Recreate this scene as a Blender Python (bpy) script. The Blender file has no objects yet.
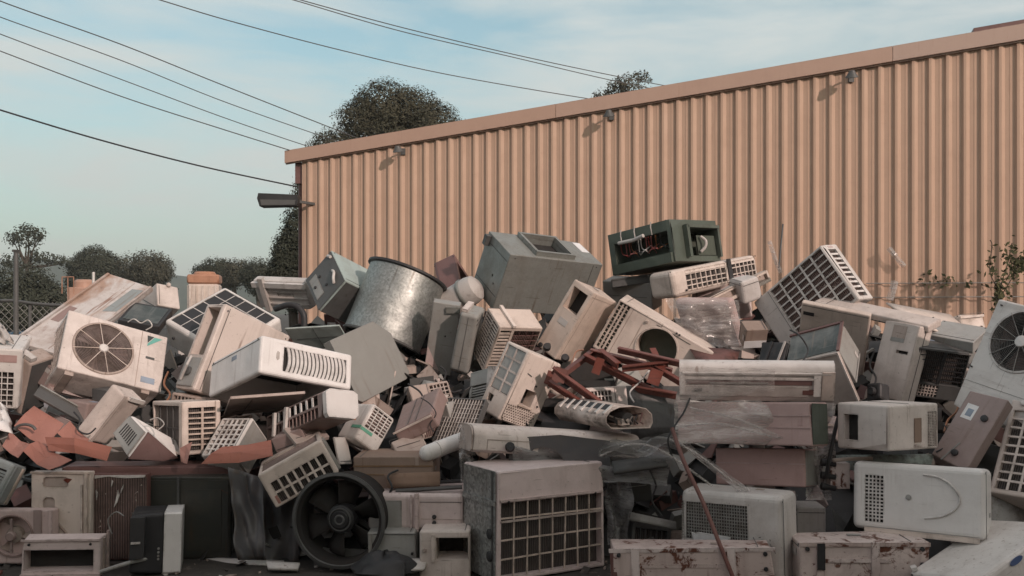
import bpy, bmesh, math, random
from mathutils import Vector, Matrix, Euler, noise
from mathutils.geometry import tessellate_polygon
import numpy as np
R = math.radians
scene = bpy.context.scene
col = scene.collection
random.seed(11)
# ------------------------------------------------------------------ camera
cam_d = bpy.data.cameras.new("camera")
cam = bpy.data.objects.new("camera", cam_d)
col.objects.link(cam)
cam.location = (0, 0, 1.6)
cam.rotation_euler = (R(90), 0, 0)
cam_d.sensor_width = 36.0
cam_d.lens = 36.0 * 900.0 / 1024.0
cam_d.shift_y = 22.0 / 1024.0
cam_d.clip_end = 3000
cam_d.clip_start = 0.05
scene.camera = cam
# ------------------------------------------------------------------ sun, sky, exposure
SUN_EL, SUN_AZ = R(23), R(142)
S = Vector((math.sin(SUN_AZ) * math.cos(SUN_EL), math.cos(SUN_AZ) * math.cos(SUN_EL), math.sin(SUN_EL)))
sun_d = bpy.data.lights.new("sun", 'SUN')
sun_d.energy = 2.6
sun_d.angle = R(1.6)
sun_d.color = (1.0, 0.78, 0.70)
sun = bpy.data.objects.new("sun", sun_d)
col.objects.link(sun)
sun.rotation_euler = S.to_track_quat('Z', 'Y').to_euler()
world = bpy.data.worlds.new("World")
scene.world = world
world.use_nodes = True
wn, wl = world.node_tree.nodes, world.node_tree.links
bg = wn['Background']
sky = wn.new('ShaderNodeTexSky')
sky.sky_type = 'NISHITA'
sky.sun_disc = False
sky.sun_elevation = SUN_EL
sky.sun_rotation = SUN_AZ
sky.air_density = 1.0
sky.dust_density = 2.2
sky.ozone_density = 1.0
tc = wn.new('ShaderNodeTexCoord')
mp = wn.new('ShaderNodeMapping')
mp.inputs['Scale'].default_value = (1.0, 1.0, 4.6)
wl.new(tc.outputs['Generated'], mp.inputs[0])
nz = wn.new('ShaderNodeTexNoise')
nz.inputs['Scale'].default_value = 3.4
nz.inputs['Detail'].default_value = 7
nz.inputs['Roughness'].default_value = 0.55
nz.inputs['Distortion'].default_value = 0.35
wl.new(mp.outputs[0], nz.inputs['Vector'])
cr = wn.new('ShaderNodeValToRGB')
cr.color_ramp.elements[0].position = 0.36
cr.color_ramp.elements[0].color = (.30, .30, .30, 1)
cr.color_ramp.elements[1].position = 0.62
cr.color_ramp.elements[1].color = (.93, .93, .93, 1)
wl.new(nz.outputs[0], cr.inputs[0])
mix = wn.new('ShaderNodeMix')
mix.data_type = 'RGBA'
wl.new(cr.outputs[0], mix.inputs['Factor'])
tint = wn.new('ShaderNodeMix'); tint.data_type = 'RGBA'; tint.blend_type = 'MULTIPLY'; tint.inputs['Factor'].default_value = 1.0
wl.new(sky.outputs[0], tint.inputs['A']); tint.inputs['B'].default_value = (.95, 1.38, 1.2, 1)   # slightly green-blue evening air
wl.new(tint.outputs['Result'], mix.inputs['A'])
vd = wn.new('ShaderNodeVectorMath'); vd.operation = 'DOT_PRODUCT'; vd.inputs[1].default_value = S
wl.new(tc.outputs['Generated'], vd.inputs[0])
vr = wn.new('ShaderNodeMapRange'); vr.inputs['From Min'].default_value = -.35; vr.inputs['From Max'].default_value = .9
wl.new(vd.outputs['Value'], vr.inputs['Value'])
cc = wn.new('ShaderNodeMix'); cc.data_type = 'RGBA'
wl.new(vr.outputs[0], cc.inputs['Factor'])
cc.inputs['A'].default_value = (5.6, 6.0, 5.9, 1)       # thin cloud away from the sun, same radiance scale as the sky
cc.inputs['B'].default_value = (9.2, 7.5, 7.0, 1)        # thin cloud on the sun's side, warmer
wl.new(cc.outputs['Result'], mix.inputs['B'])
sx = wn.new('ShaderNodeSeparateXYZ'); wl.new(tc.outputs['Generated'], sx.inputs[0])
hr = wn.new('ShaderNodeMapRange'); hr.inputs['From Min'].default_value = .0; hr.inputs['From Max'].default_value = .30
hr.inputs['To Min'].default_value = .85; hr.inputs['To Max'].default_value = .0
wl.new(sx.outputs[2], hr.inputs['Value'])
hz = wn.new('ShaderNodeMix'); hz.data_type = 'RGBA'           # grey haze low over the horizon
wl.new(hr.outputs[0], hz.inputs['Factor']); wl.new(mix.outputs['Result'], hz.inputs['A'])
hz.inputs['B'].default_value = (4.75, 4.95, 4.6, 1)
wl.new(hz.outputs['Result'], bg.inputs[0])
bg.inputs[1].default_value = 0.12
vs = scene.view_settings
vs.view_transform = 'Standard'
vs.look = 'None'
vs.exposure = 0.0
vs.gamma = 1.0
vs.use_curve_mapping = False
scene.cycles.use_denoising = True
scene.cycles.max_bounces = 6
scene.cycles.transparent_max_bounces = 12

POSES = {
    'fan_unit': (0.7307, 0.299, 0.5004, -2.9815, 6.5635, 1.0162, -0.5701, 0.2988, 0.6309),
    'black_grid_unit': (0.6176, 0.2667, 0.6904, -2.0391, 7.1499, 1.2876, -1.1211, -0.4737, 0.8693),
    'open_unit': (0.2516, 0.6412, 0.6779, -2.2116, 6.7943, 0.8977, -0.4039, 0.0106, -0.6856),
    'arch_unit': (0.704, 0.7568, 0.2614, -1.6384, 6.3342, 1.0079, -0.2976, 0.2217, 0.707),
    'two_column_unit': (0.269, 0.508, 0.3533, -2.24, 6.1856, 0.6232, -0.0631, 0.0236, 0.7467),
    'lattice_box': (0.2458, 0.2277, 0.3218, -1.882, 5.8863, 0.5746, -0.8195, -0.0435, -0.3485),
    'slot_box': (0.2403, 0.5102, 0.1847, -2.4028, 5.932, 0.6093, -0.5731, 0.4536, -0.7313),
    'strip_unit': (0.2132, 0.14, 0.3967, -2.9098, 6.2408, 0.7157, 0.5961, 0.2794, 1.2803),
    'tan_slab': (0.1384, 0.2026, 0.4592, -3.5748, 6.6078, 0.8921, 0.267, 0.5131, -0.2721),
    'edge_unit': (0.4999, 0.3985, 0.4441, -3.7716, 6.446, 0.9561, 0.2293, 0.0751, 0.3652),
    'grey_slot_unit': (0.2825, 0.1827, 0.2603, -3.3346, 5.6428, 0.4255, -0.3386, 0.3426, -0.0728),
    'dirty_panel': (0.4024, 0.04, 1.2138, -3.4396, 6.5575, 1.3031, -1.0959, 0.3036, -0.04),
    'cream_cube': (0.2076, 0.372, 0.2215, -3.1126, 7.948, 1.5487, -0.4085, 0.1483, 0.7736),
    'glass_panel': (0.3166, 0.07, 0.3575, -2.9423, 7.0864, 1.4644, -1.1535, 0.1803, 0.1229),
    'slot_base': (0.6141, 0.2999, 0.1566, -3.2869, 6.7466, 0.9863, 0.3666, 0.295, 1.0489),
    'loose_strip': (0.4176, 0.02, 0.101, -3.0837, 6.1628, 0.9049, -0.8338, 0.5951, 0.4742),
    'tilted_grid_unit': (0.4287, 0.5223, 0.2329, -1.3074, 5.7565, 0.4949, -0.013, -0.4992, 0.2442),
    'finned_unit': (0.7, 0.2269, 0.173, -1.3511, 5.998, 0.7959, -0.1669, -0.3188, -0.7398),
    'tan_sheet': (0.4857, 0.02, 0.6677, -1.855, 6.5882, 0.8567, 1.3016, -0.0395, 0.3817),
    'green_label_unit': (0.2048, 0.2362, 0.2734, -1.0479, 6.0484, 0.688, -0.0728, 0.6335, 0.685),
    'white_flap': (0.1339, 0.015, 0.1836, -1.0983, 5.9255, 0.584, -0.3519, 0.1352, 1.1012),
    'brown_carton': (0.5094, 0.3495, 0.223, -0.7477, 5.9022, 0.442, 0.0019, -0.008, -0.0438),
    'beige_box': (0.313, 0.4034, 0.1119, -0.6035, 6.2342, 0.8252, 0.4119, -0.4546, -0.2644),
    'beige_wedge': (0.2073, 0.2001, 0.1801, -0.6601, 6.0166, 0.5725, -0.9309, -0.2167, 0.4213),
    'wire_coil': (0.3001, 0.06, 0.3788, -0.4159, 6.2286, 0.6664, -0.7197, 0.006, -0.4477),
    'long_split': (1.1571, 0.2441, 0.1642, 0.2554, 5.8415, 0.6622, -0.0446, 0.1033, 0.3575),
    'front_grid_unit': (0.7783, 0.4145, 0.6522, 0.1387, 5.5812, 0.0062, -0.0266, 0.0168, 0.5335),
    'knob_unit': (0.5926, 0.3985, 0.2256, -0.5894, 5.7545, 0.2389, 0.0006, -0.0034, -0.0405),
    'grey_low_unit': (0.3008, 0.425, 0.2601, -0.7205, 5.655, -0.0018, 0.0017, -0.0038, -0.0135),
    'frame_low_unit': (0.3017, 0.413, 0.2855, -0.3971, 5.5646, -0.0009, 0.0009, -0.0039, -0.012),
    'rusty_cabinet': (0.9138, 0.2261, 0.2691, 1.0279, 5.1388, 0.0017, -0.0107, -0.0469, -0.142),
    'mesh_unit': (0.6436, 0.2898, 0.5157, 1.3716, 5.4415, -0.001, -0.0236, -0.0343, -0.6115),
    'pale_box': (0.1828, 0.2356, 0.3364, 1.9194, 5.8659, 0.0025, -0.0001, 0.0009, -0.0584),
    'pink_carton': (0.9058, 0.2566, 0.2658, 1.5209, 5.7376, 0.745, -0.0978, -0.0696, -0.6989),
    'pink_carton_low': (0.574, 0.3034, 0.2336, 1.6405, 5.7828, 0.473, -0.1388, -0.0744, -0.5849),
    'slotted_split': (0.9482, 0.12, 0.2635, 1.5648, 5.801, 1.0303, 0.4074, -0.0036, -0.2103),
    'square_hole_unit': (0.3474, 0.5418, 0.2816, 2.3355, 5.5907, 0.7421, -0.03, -0.0239, -0.9543),
    'arc_unit': (0.717, 0.3125, 0.4023, 2.4382, 5.3609, 0.2717, -0.144, -0.0233, -0.5942),
    'corner_unit': (0.7354, 0.4566, 0.25, 2.6965, 4.9861, 0.0518, -0.1722, -0.3051, 0.499),
    'rusty_drawer': (0.7355, 0.2821, 0.2802, 2.0064, 5.2509, 0.0022, -0.0017, -0.0041, -0.0222),
    'sticker_panel': (0.2444, 0.1, 0.5328, 2.7579, 5.6673, 0.61, -0.5708, 0.2538, -0.9854),
    'edge_grid_unit': (0.3812, 0.2997, 0.6786, 3.1379, 5.4676, 0.3905, -0.6357, 0.0162, -0.8112),
    'big_fan_unit': (0.7956, 0.3, 0.5502, 3.2645, 6.1905, 1.2638, -2.2022, 1.1685, 3.005),
    'tall_cabinet': (0.5197, 0.05, 0.7756, 2.5991, 7.4086, 0.9783, 0.5611, 0.2059, -0.508),
    'long_slab': (0.9912, 0.1746, 0.06, 2.8307, 7.0247, 1.5488, 0.3206, 0.1954, -0.9427),
    'label_unit': (0.3148, 0.1433, 0.5892, 2.8306, 6.746, 0.9245, -0.2248, 0.1181, -1.0971),
    'hood': (0.334, 0.3172, 0.0939, 3.3476, 6.77, 1.3555, 0.3383, 0.1665, -0.7744),
    'dark_coil_unit': (0.3598, 0.2498, 0.3998, 3.1649, 6.8287, 0.9821, 0.38, 0.1209, -0.1659),
    'white_block': (0.2272, 0.2001, 0.1693, 3.7388, 7.3851, 1.3879, -0.1788, -0.0875, 0.1205),
    'big_grid_unit': (0.8311, 0.2253, 0.5634, 2.6376, 7.4821, 1.4506, 0.0578, -0.6144, -0.9204),
    'hole_unit': (0.851, 0.2999, 0.4672, 1.0521, 7.365, 1.1003, 0.14, 0.5332, -0.2427),
    'window_box': (0.2359, 0.3756, 0.63, 0.3805, 7.4474, 1.2241, -0.2203, 0.5118, -0.7715),
    'louvre_unit': (0.3885, 0.2696, 0.455, -0.1099, 7.421, 1.1725, 0.6331, 0.0275, 0.4964),
    'dotted_unit': (0.3342, 0.2852, 0.5382, -0.0542, 6.5789, 0.7985, 0.2679, 0.3321, 0.6993),
    'duct_box': (0.9699, 0.4694, 0.545, 0.1474, 8.3047, 1.6853, 0.5184, 0.0636, 0.5279),
    'grey_plate': (0.2259, 0.1, 0.6289, -0.6293, 7.6022, 1.0794, 0.3408, 0.1497, 0.0494),
    'grey_box': (0.1523, 0.2504, 0.5244, -0.4124, 7.4392, 1.1225, 0.3275, 0.2536, -0.146),
    'maroon_box': (0.2227, 0.4118, 0.5024, -0.4876, 8.4163, 1.6104, -0.6711, -0.3796, -0.163),
    'teal_box': (0.3784, 0.4647, 0.4507, -1.4101, 7.9363, 1.6386, -0.5052, -0.7743, -0.3498),
    'white_tub': (0.5612, 0.1, 0.2966, -2.0949, 8.4419, 1.6329, 0.5294, 0.044, -0.3263),
    'green_box': (0.7426, 0.7019, 0.3897, 1.4575, 8.4688, 1.9896, 0.0359, -0.1442, -0.8239),
    'round_grid_unit': (1.1298, 0.3158, 0.2368, 1.7892, 8.2563, 1.7877, -0.0803, -0.1601, 0.6176),
    'beige_channel': (0.6598, 0.1001, 0.1042, 1.9908, 7.9003, 1.7219, -0.0433, -0.4142, 0.314),
    'film_bundle': (0.5624, 0.1, 0.4861, 1.7873, 7.8401, 1.3, 0.5929, 0.0355, -0.7378),
    'glass_top_box': (0.4162, 0.3097, 0.3438, 2.2518, 6.5706, 1.1343, -0.9049, -0.2722, -0.6661),
    'cream_frame': (0.2975, 0.02, 0.3714, 2.3053, 6.31, 0.9448, 0.3728, -0.2261, -0.9105),
    'black_box': (0.2292, 0.1502, 0.209, 1.9806, 6.7934, 1.1534, -0.5902, -0.1141, -0.8207),
    'small_carton': (0.1761, 0.15, 0.1652, 1.8907, 7.0918, 1.3416, 0.5337, -0.0418, 0.0227),
    'open_split': (0.6644, 0.362, 0.1479, 0.6087, 6.0933, 0.8295, -0.0286, -0.0115, -1.109),
    'pressed_panel': (0.3771, 0.06, 0.556, -2.8528, 5.7178, 0.0201, -0.001, 0.0036, -0.0059),
    'radiator': (0.3504, 0.05, 0.5479, -2.4945, 5.7594, 0.0071, -0.0, 0.0, 0.0001),
    'fan_panel': (0.4538, 0.08, 0.3363, -3.0841, 5.6416, 0.019, 0.0001, 0.0002, 0.002),
    'open_front_box': (0.4545, 0.12, 0.2324, -2.7108, 5.4488, 0.001, 0.0004, 0.0181, 0.1163),
    'monitor': (0.3359, 0.1939, 0.3652, -2.2464, 5.5496, 0.0014, 0.0258, 0.064, 1.8729),
    'dark_cabinet': (0.5294, 0.418, 0.5266, -2.077, 6.0017, -0.0012, 0.0005, -0.0001, -0.0092),
    'maroon_board': (1.0593, 0.2489, 0.0643, -2.3842, 5.9752, 0.515, 0.0013, 0.015, 0.1323),
    'octagon_panel': (0.5417, 0.1, 0.5266, -1.0015, 6.9996, 0.97, -0.2992, -0.3339, 0.8256),
    'teal_sheet': (0.4739, 0.015, 0.3158, -1.5834, 7.6195, 1.2806, 0.9557, -0.0581, -0.1666),
    'under_box': (0.501, 0.2499, 0.272, 1.1597, 8.6329, 1.6297, 0.2398, 0.0652, -0.5356),
    'black_tray': (1.0796, 0.4018, 0.08, 1.4853, 8.5437, 1.8778, -0.0223, -0.1395, -0.0718),
    'small_coil': (0.1398, 0.1998, 0.1201, -2.8866, 6.4596, 0.9179, 0.06, -0.0435, 1.0649),
    'motor_box': (0.1172, 0.1199, 0.1434, 2.6577, 6.5318, 0.9252, -0.289, -0.2039, -0.9861),
    'flat_grey': (0.2428, 0.03, 0.184, -1.3101, 5.9221, 0.7328, -1.0745, -0.1178, 0.7058),
    'pale_wedge': (0.2041, 0.2, 0.2129, 2.0723, 7.9309, 1.6892, 0.2065, -0.3084, 0.3134),
    'back_unit': (0.492, 0.2502, 0.3232, 2.0023, 8.4396, 1.5697, 0.7235, -0.187, -0.377),
    'grey_end': (0.1979, 0.1995, 0.1649, -0.441, 6.4893, 0.7572, -0.0187, -0.3617, -0.6131),
    'cream_end': (0.1859, 0.2, 0.2674, 0.9581, 7.517, 1.2147, -0.5959, -0.45, -0.2034),
    'left_low': (0.1944, 0.1993, 0.149, -3.024, 6.3549, 0.8113, -0.0921, 0.1456, -0.3201),
    'low_mid': (0.2783, 0.2001, 0.1951, 0.8609, 5.8718, 0.0097, -0.2425, 0.1722, 0.2255),
    'mid_dark': (0.2808, 0.1999, 0.2062, 0.7798, 5.9883, 0.3721, 0.3743, -0.1283, -0.0575),
    'fill_a': (0.3162, 0.2505, 0.2165, -0.5934, 6.7984, 0.8104, -0.5197, -0.1638, 0.2926),
    'fill_b': (0.2879, 0.1998, 0.1954, -0.5709, 6.4539, 0.7035, -0.1111, -0.144, 0.6964),
    'fill_c': (0.2114, 0.2001, 0.2549, -0.1961, 6.8908, 0.8786, -0.4115, -0.2294, -0.644),
    'fill_d': (0.4612, 0.2503, 0.2108, 0.7277, 6.7152, 0.7978, -0.3249, -0.0448, 0.1961),
    'fill_e': (0.2562, 0.2, 0.1771, -1.4158, 6.0688, 0.6547, 0.334, -0.334, -0.314),
    'fill_f': (0.2783, 0.1996, 0.161, -2.3414, 6.5981, 0.8161, -0.1084, 0.1324, -0.2303),
}

# ------------------------------------------------------------------ helpers
def at(px, py, Y):
    return Vector(((px - 512) / 900 * Y, Y, 1.6 - (py - 310) / 900 * Y))

def tag(o, label=None, cat=None, group=None, kind=None):
    if label: o['label'] = label
    if cat: o['category'] = cat
    if group: o['group'] = group
    if kind: o['kind'] = kind
    return o

class MB:
    """collects shapes and links them as ONE mesh object"""
    def __init__(s):
        s.v, s.f, s.m, s.sm = [], [], [], []
    def add(s, vs_, fs, mi=0, smooth=False):
        b = len(s.v)
        s.v.extend([Vector(v) for v in vs_])
        for f in fs:
            s.f.append([b + i for i in f]); s.m.append(mi); s.sm.append(smooth)
    def box(s, c, d, M=None, mi=0):
        c = Vector(c); x, y, z = d[0] / 2, d[1] / 2, d[2] / 2
        vs_ = [Vector((a * x, b * y, e * z)) for a in (-1, 1) for b in (-1, 1) for e in (-1, 1)]
        if M is not None: vs_ = [M @ v for v in vs_]
        s.add([c + v for v in vs_], [(0, 1, 3, 2), (4, 6, 7, 5), (0, 4, 5, 1), (2, 3, 7, 6), (0, 2, 6, 4), (1, 5, 7, 3)], mi)
    def bar(s, a, b, w, h, up=(0, 0, 1), mi=0):
        a, b = Vector(a), Vector(b)
        d = b - a
        y = d.normalized(); u = Vector(up)
        x = y.cross(u)
        if x.length < 1e-4: x = y.cross(Vector((1, 0, 0)))
        x.normalize(); z = x.cross(y)
        s.box((a + b) / 2, (w, d.length, h), Matrix((x, y, z)).transposed(), mi)
    def tube(s, pts, r, seg=6, mi=0, closed=False, caps=True):
        pts = [Vector(p) for p in pts]; n = len(pts)
        rr = r if isinstance(r, (list, tuple)) else [r] * n
        prev = None; vs_ = []
        for i, p in enumerate(pts):
            if closed: t = pts[(i + 1) % n] - pts[i - 1]
            else: t = pts[min(i + 1, n - 1)] - pts[max(i - 1, 0)]
            t.normalize()
            if prev is None:
                prev = t.cross(Vector((0, 0, 1)))
                if prev.length < 1e-3: prev = t.cross(Vector((1, 0, 0)))
            else:
                prev = prev - t * prev.dot(t)
            prev.normalize(); q = t.cross(prev)
            for k in range(seg):
                a = 2 * math.pi * k / seg
                vs_.append(p + (prev * math.cos(a) + q * math.sin(a)) * rr[i])
        fs = []
        for i in range(n if closed else n - 1):
            j = (i + 1) % n
            for k in range(seg):
                l = (k + 1) % seg
                fs.append((i * seg + k, i * seg + l, j * seg + l, j * seg + k))
        if caps and not closed:
            fs.append(tuple(range(seg))[::-1]); fs.append(tuple((n - 1) * seg + k for k in range(seg)))
        s.add(vs_, fs, mi, True)
    def lathe(s, prof, seg=40, M=None, mi=0, closed=False):
        """prof: (r, z) points turned about z"""
        vs_ = []; n = len(prof)
        for r, z in prof:
            for k in range(seg):
                a = 2 * math.pi * k / seg
                v = Vector((r * math.cos(a), r * math.sin(a), z))
                vs_.append(M @ v if M is not None else v)
        fs = []
        for i in range(n if closed else n - 1):
            j = (i + 1) % n
            for k in range(seg):
                l = (k + 1) % seg
                fs.append((i * seg + k, i * seg + l, j * seg + l, j * seg + k))
        s.add(vs_, fs, mi, True)
    def prism(s, outline, O, U, V, N, t, mi=0):
        """outline (u,v) metres in the plane O,U,V raised by t along N"""
        O, U, V, N = Vector(O), Vector(U), Vector(V), Vector(N)
        a = [O + U * u + V * v for u, v in outline]
        n = len(a)
        s.add(a + [p + N * t for p in a], [tuple(range(n))[::-1], tuple(range(n, 2 * n))] + [(i, (i + 1) % n, n + (i + 1) % n, n + i) for i in range(n)], mi)
    def build(s, name, mats, parent=None, loc=None, fix=True, angle=40):
        me = bpy.data.meshes.new(name)
        me.from_pydata([tuple(v) for v in s.v], [], s.f)
        for m in (mats if isinstance(mats, (list, tuple)) else [mats]): me.materials.append(m)
        me.polygons.foreach_set('material_index', s.m)
        me.polygons.foreach_set('use_smooth', s.sm)
        if fix:
            bm = bmesh.new(); bm.from_mesh(me)
            bmesh.ops.recalc_face_normals(bm, faces=bm.faces[:])
            bm.to_mesh(me); bm.free()
        if any(s.sm): me.set_sharp_from_angle(angle=R(angle))
        me.update()
        o = bpy.data.objects.new(name, me)
        col.objects.link(o)
        if parent: o.parent = parent
        if loc is not None: o.location = loc
        return o

def empty(name, loc, rot=(0, 0, 0)):
    o = bpy.data.objects.new(name, None)
    o.empty_display_size = .1
    o.location = loc; o.rotation_euler = rot
    col.objects.link(o)
    return o

# ------------------------------------------------------------------ materials
def nodemat(name):
    m = bpy.data.materials.new(name); m.use_nodes = True
    return m, m.node_tree.nodes, m.node_tree.links, m.node_tree.nodes['Principled BSDF']

def mixrgb(n, l, fac, a, b, mode='MIX'):
    x = n.new('ShaderNodeMix'); x.data_type = 'RGBA'; x.blend_type = mode
    for sock, val in (('Factor', fac), ('A', a), ('B', b)):
        if hasattr(val, 'is_linked'): l.new(val, x.inputs[sock])
        elif sock == 'Factor': x.inputs[sock].default_value = val
        else: x.inputs[sock].default_value = (*val, 1)
    return x.outputs['Result']

def noisenode(n, l, vec, scale, detail=6, rough=.6, dist=0):
    x = n.new('ShaderNodeTexNoise')
    x.inputs['Scale'].default_value = scale; x.inputs['Detail'].default_value = detail
    x.inputs['Roughness'].default_value = rough; x.inputs['Distortion'].default_value = dist
    l.new(vec, x.inputs['Vector'])
    return x.outputs['Fac']

def ramp(n, l, v, p0, p1, c0=0., c1=1.):
    x = n.new('ShaderNodeMapRange'); x.inputs['From Min'].default_value = p0; x.inputs['From Max'].default_value = p1
    x.inputs['To Min'].default_value = c0; x.inputs['To Max'].default_value = c1
    l.new(v, x.inputs['Value'])
    return x.outputs['Result']

def paint(name, base, rough=.45, metal=0., grime=.5, edge=.75, dirt=(.16, .12, .09), rust=.0, bump=.55, fine=.06, spangle=0., alpha=1., spec=.4, jitter=.10):
    m, n, l, b = nodemat(name)
    t = n.new('ShaderNodeTexCoord'); oi = n.new('ShaderNodeObjectInfo')
    off = n.new('ShaderNodeVectorMath'); off.operation = 'MULTIPLY_ADD'
    cmb = n.new('ShaderNodeCombineXYZ')
    for i in range(3): l.new(oi.outputs['Random'], cmb.inputs[i])
    off.inputs[1].default_value = (37, 53, 71)
    l.new(cmb.outputs[0], off.inputs[0]); l.new(t.outputs['Object'], off.inputs[2])
    vec = off.outputs[0]
    hs = n.new('ShaderNodeHueSaturation'); hs.inputs['Color'].default_value = (*base, 1)
    l.new(ramp(n, l, oi.outputs['Random'], 0, 1, 1 - jitter, 1 + jitter), hs.inputs['Value'])
    l.new(ramp(n, l, oi.outputs['Random'], 0, 1, 1.15, .8), hs.inputs['Saturation'])
    c = hs.outputs[0]
    if spangle:
        vo = n.new('ShaderNodeTexVoronoi'); vo.inputs['Scale'].default_value = 62; l.new(vec, vo.inputs['Vector'])
        bw = n.new('ShaderNodeRGBToBW'); l.new(vo.outputs['Color'], bw.inputs[0])
        c = mixrgb(n, l, 1.0, c, mixrgb(n, l, ramp(n, l, bw.outputs[0], .2, .8), (1 - spangle,) * 3, (1 + spangle * .4,) * 3), 'MULTIPLY')
    g1 = noisenode(n, l, vec, 3.1, 9, .68, .3)
    stm = n.new('ShaderNodeMapping'); stm.inputs['Scale'].default_value = (13, 13, 1.3); l.new(vec, stm.inputs[0])
    g2 = noisenode(n, l, stm.outputs[0], 1.0, 5, .6)
    c = mixrgb(n, l, ramp(n, l, g1, .46, .80, 0, grime), c, dirt)
    c = mixrgb(n, l, ramp(n, l, g2, .54, .85, 0, grime * .8), c, dirt)
    rm = n.new('ShaderNodeMapping'); rm.inputs['Scale'].default_value = (34, 34, 1.6); l.new(vec, rm.inputs[0])
    run = noisenode(n, l, rm.outputs[0], 1.0, 3, .5, .1)
    msk = n.new('ShaderNodeMath'); msk.operation = 'MULTIPLY'
    l.new(ramp(n, l, run, .60, .70), msk.inputs[0]); l.new(ramp(n, l, noisenode(n, l, vec, 2.0, 4, .6), .48, .62, 0, grime*1.3), msk.inputs[1])
    c = mixrgb(n, l, msk.outputs[0], c, tuple(x*y for x, y in zip(dirt, (.9, .7, .6))))
    sc = n.new('ShaderNodeMapping'); sc.inputs['Scale'].default_value = (5, 60, 60); sc.inputs['Rotation'].default_value = (.3, .5, .7); l.new(vec, sc.inputs[0])
    c = mixrgb(n, l, ramp(n, l, noisenode(n, l, sc.outputs[0], 1.0, 2, .5), .70, .73, 0, grime*.8), c, tuple(x*.7 for x in dirt))
    sp = noisenode(n, l, vec, 42, 3, .6)
    c = mixrgb(n, l, ramp(n, l, sp, .66, .74, 0, min(1, grime * .9)), c, tuple(x * .6 for x in dirt))
    rr = ramp(n, l, g1, .3, .8, rough - .08, rough + .2)
    if rust:
        r1 = noisenode(n, l, vec, 7, 9, .72, .6)
        th = .72 - rust * .28
        rc = mixrgb(n, l, noisenode(n, l, vec, 30, 4), (.075, .028, .018), (.17, .065, .038))
        c = mixrgb(n, l, ramp(n, l, r1, th, th + .045), c, rc)
    if edge:      # chipped, grimy edges
        bv = n.new('ShaderNodeBevel'); bv.samples = 4; bv.inputs['Radius'].default_value = .022
        gn = n.new('ShaderNodeNewGeometry'); dt = n.new('ShaderNodeVectorMath'); dt.operation = 'DOT_PRODUCT'
        l.new(bv.outputs[0], dt.inputs[0]); l.new(gn.outputs['Normal'], dt.inputs[1])
        em = n.new('ShaderNodeMath'); em.operation = 'MULTIPLY'
        l.new(ramp(n, l, dt.outputs['Value'], .97, .80), em.inputs[0]); l.new(ramp(n, l, noisenode(n, l, vec, 11, 5, .7), .42, .62, 0, edge), em.inputs[1])
        c = mixrgb(n, l, em.outputs[0], c, tuple(x*.55 for x in dirt))
    l.new(c, b.inputs['Base Color']); l.new(rr, b.inputs['Roughness'])
    b.inputs['Metallic'].default_value = metal
    b.inputs['Specular IOR Level'].default_value = spec
    b1 = n.new('ShaderNodeBump'); b1.inputs['Strength'].default_value = bump; b1.inputs['Distance'].default_value = .05
    l.new(noisenode(n, l, vec, 3.2, 2, .5), b1.inputs['Height'])
    b2 = n.new('ShaderNodeBump'); b2.inputs['Strength'].default_value = fine * 3; b2.inputs['Distance'].default_value = .006
    l.new(sp, b2.inputs['Height']); l.new(b1.outputs[0], b2.inputs['Normal'])
    l.new(b2.outputs[0], b.inputs['Normal'])
    if alpha < 1:
        fm = n.new('ShaderNodeMapping'); fm.inputs['Scale'].default_value = (3, 3, 14); fm.inputs['Rotation'].default_value = (.2, .5, .2); l.new(vec, fm.inputs[0])
        al = ramp(n, l, noisenode(n, l, fm.outputs[0], 2.2, 6, .7, 1.0), .35, .75, max(0, alpha - .15), min(1, alpha + .45))
        l.new(al, b.inputs['Alpha'])
    return m

def finmat(name, base, scale, axis='X', metal=.4, dirt=(.05, .04, .035), flakes=None):
    """condenser fins: fine parallel ribs"""
    m, n, l, b = nodemat(name)
    t = n.new('ShaderNodeTexCoord')
    w = n.new('ShaderNodeTexWave'); w.bands_direction = axis; w.inputs['Scale'].default_value = scale
    w.inputs['Distortion'].default_value = .6; w.inputs['Detail'].default_value = 2
    l.new(t.outputs['Object'], w.inputs['Vector'])
    c = mixrgb(n, l, ramp(n, l, w.outputs['Fac'], .2, .8), tuple(x * .35 for x in base), base)
    c = mixrgb(n, l, ramp(n, l, noisenode(n, l, t.outputs['Object'], 5, 8, .7), .45, .7, 0, .75), c, dirt)
    if flakes:
        c = mixrgb(n, l, ramp(n, l, noisenode(n, l, t.outputs['Object'], 14, 5, .6, 1.5), .66, .69), c, flakes)
    l.new(c, b.inputs['Base Color'])
    b.inputs['Roughness'].default_value = .6; b.inputs['Metallic'].default_value = metal
    bp = n.new('ShaderNodeBump'); bp.inputs['Strength'].default_value = .6; bp.inputs['Distance'].default_value = .006
    l.new(w.outputs['Fac'], bp.inputs['Height']); l.new(bp.outputs[0], b.inputs['Normal'])
    return m

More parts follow.
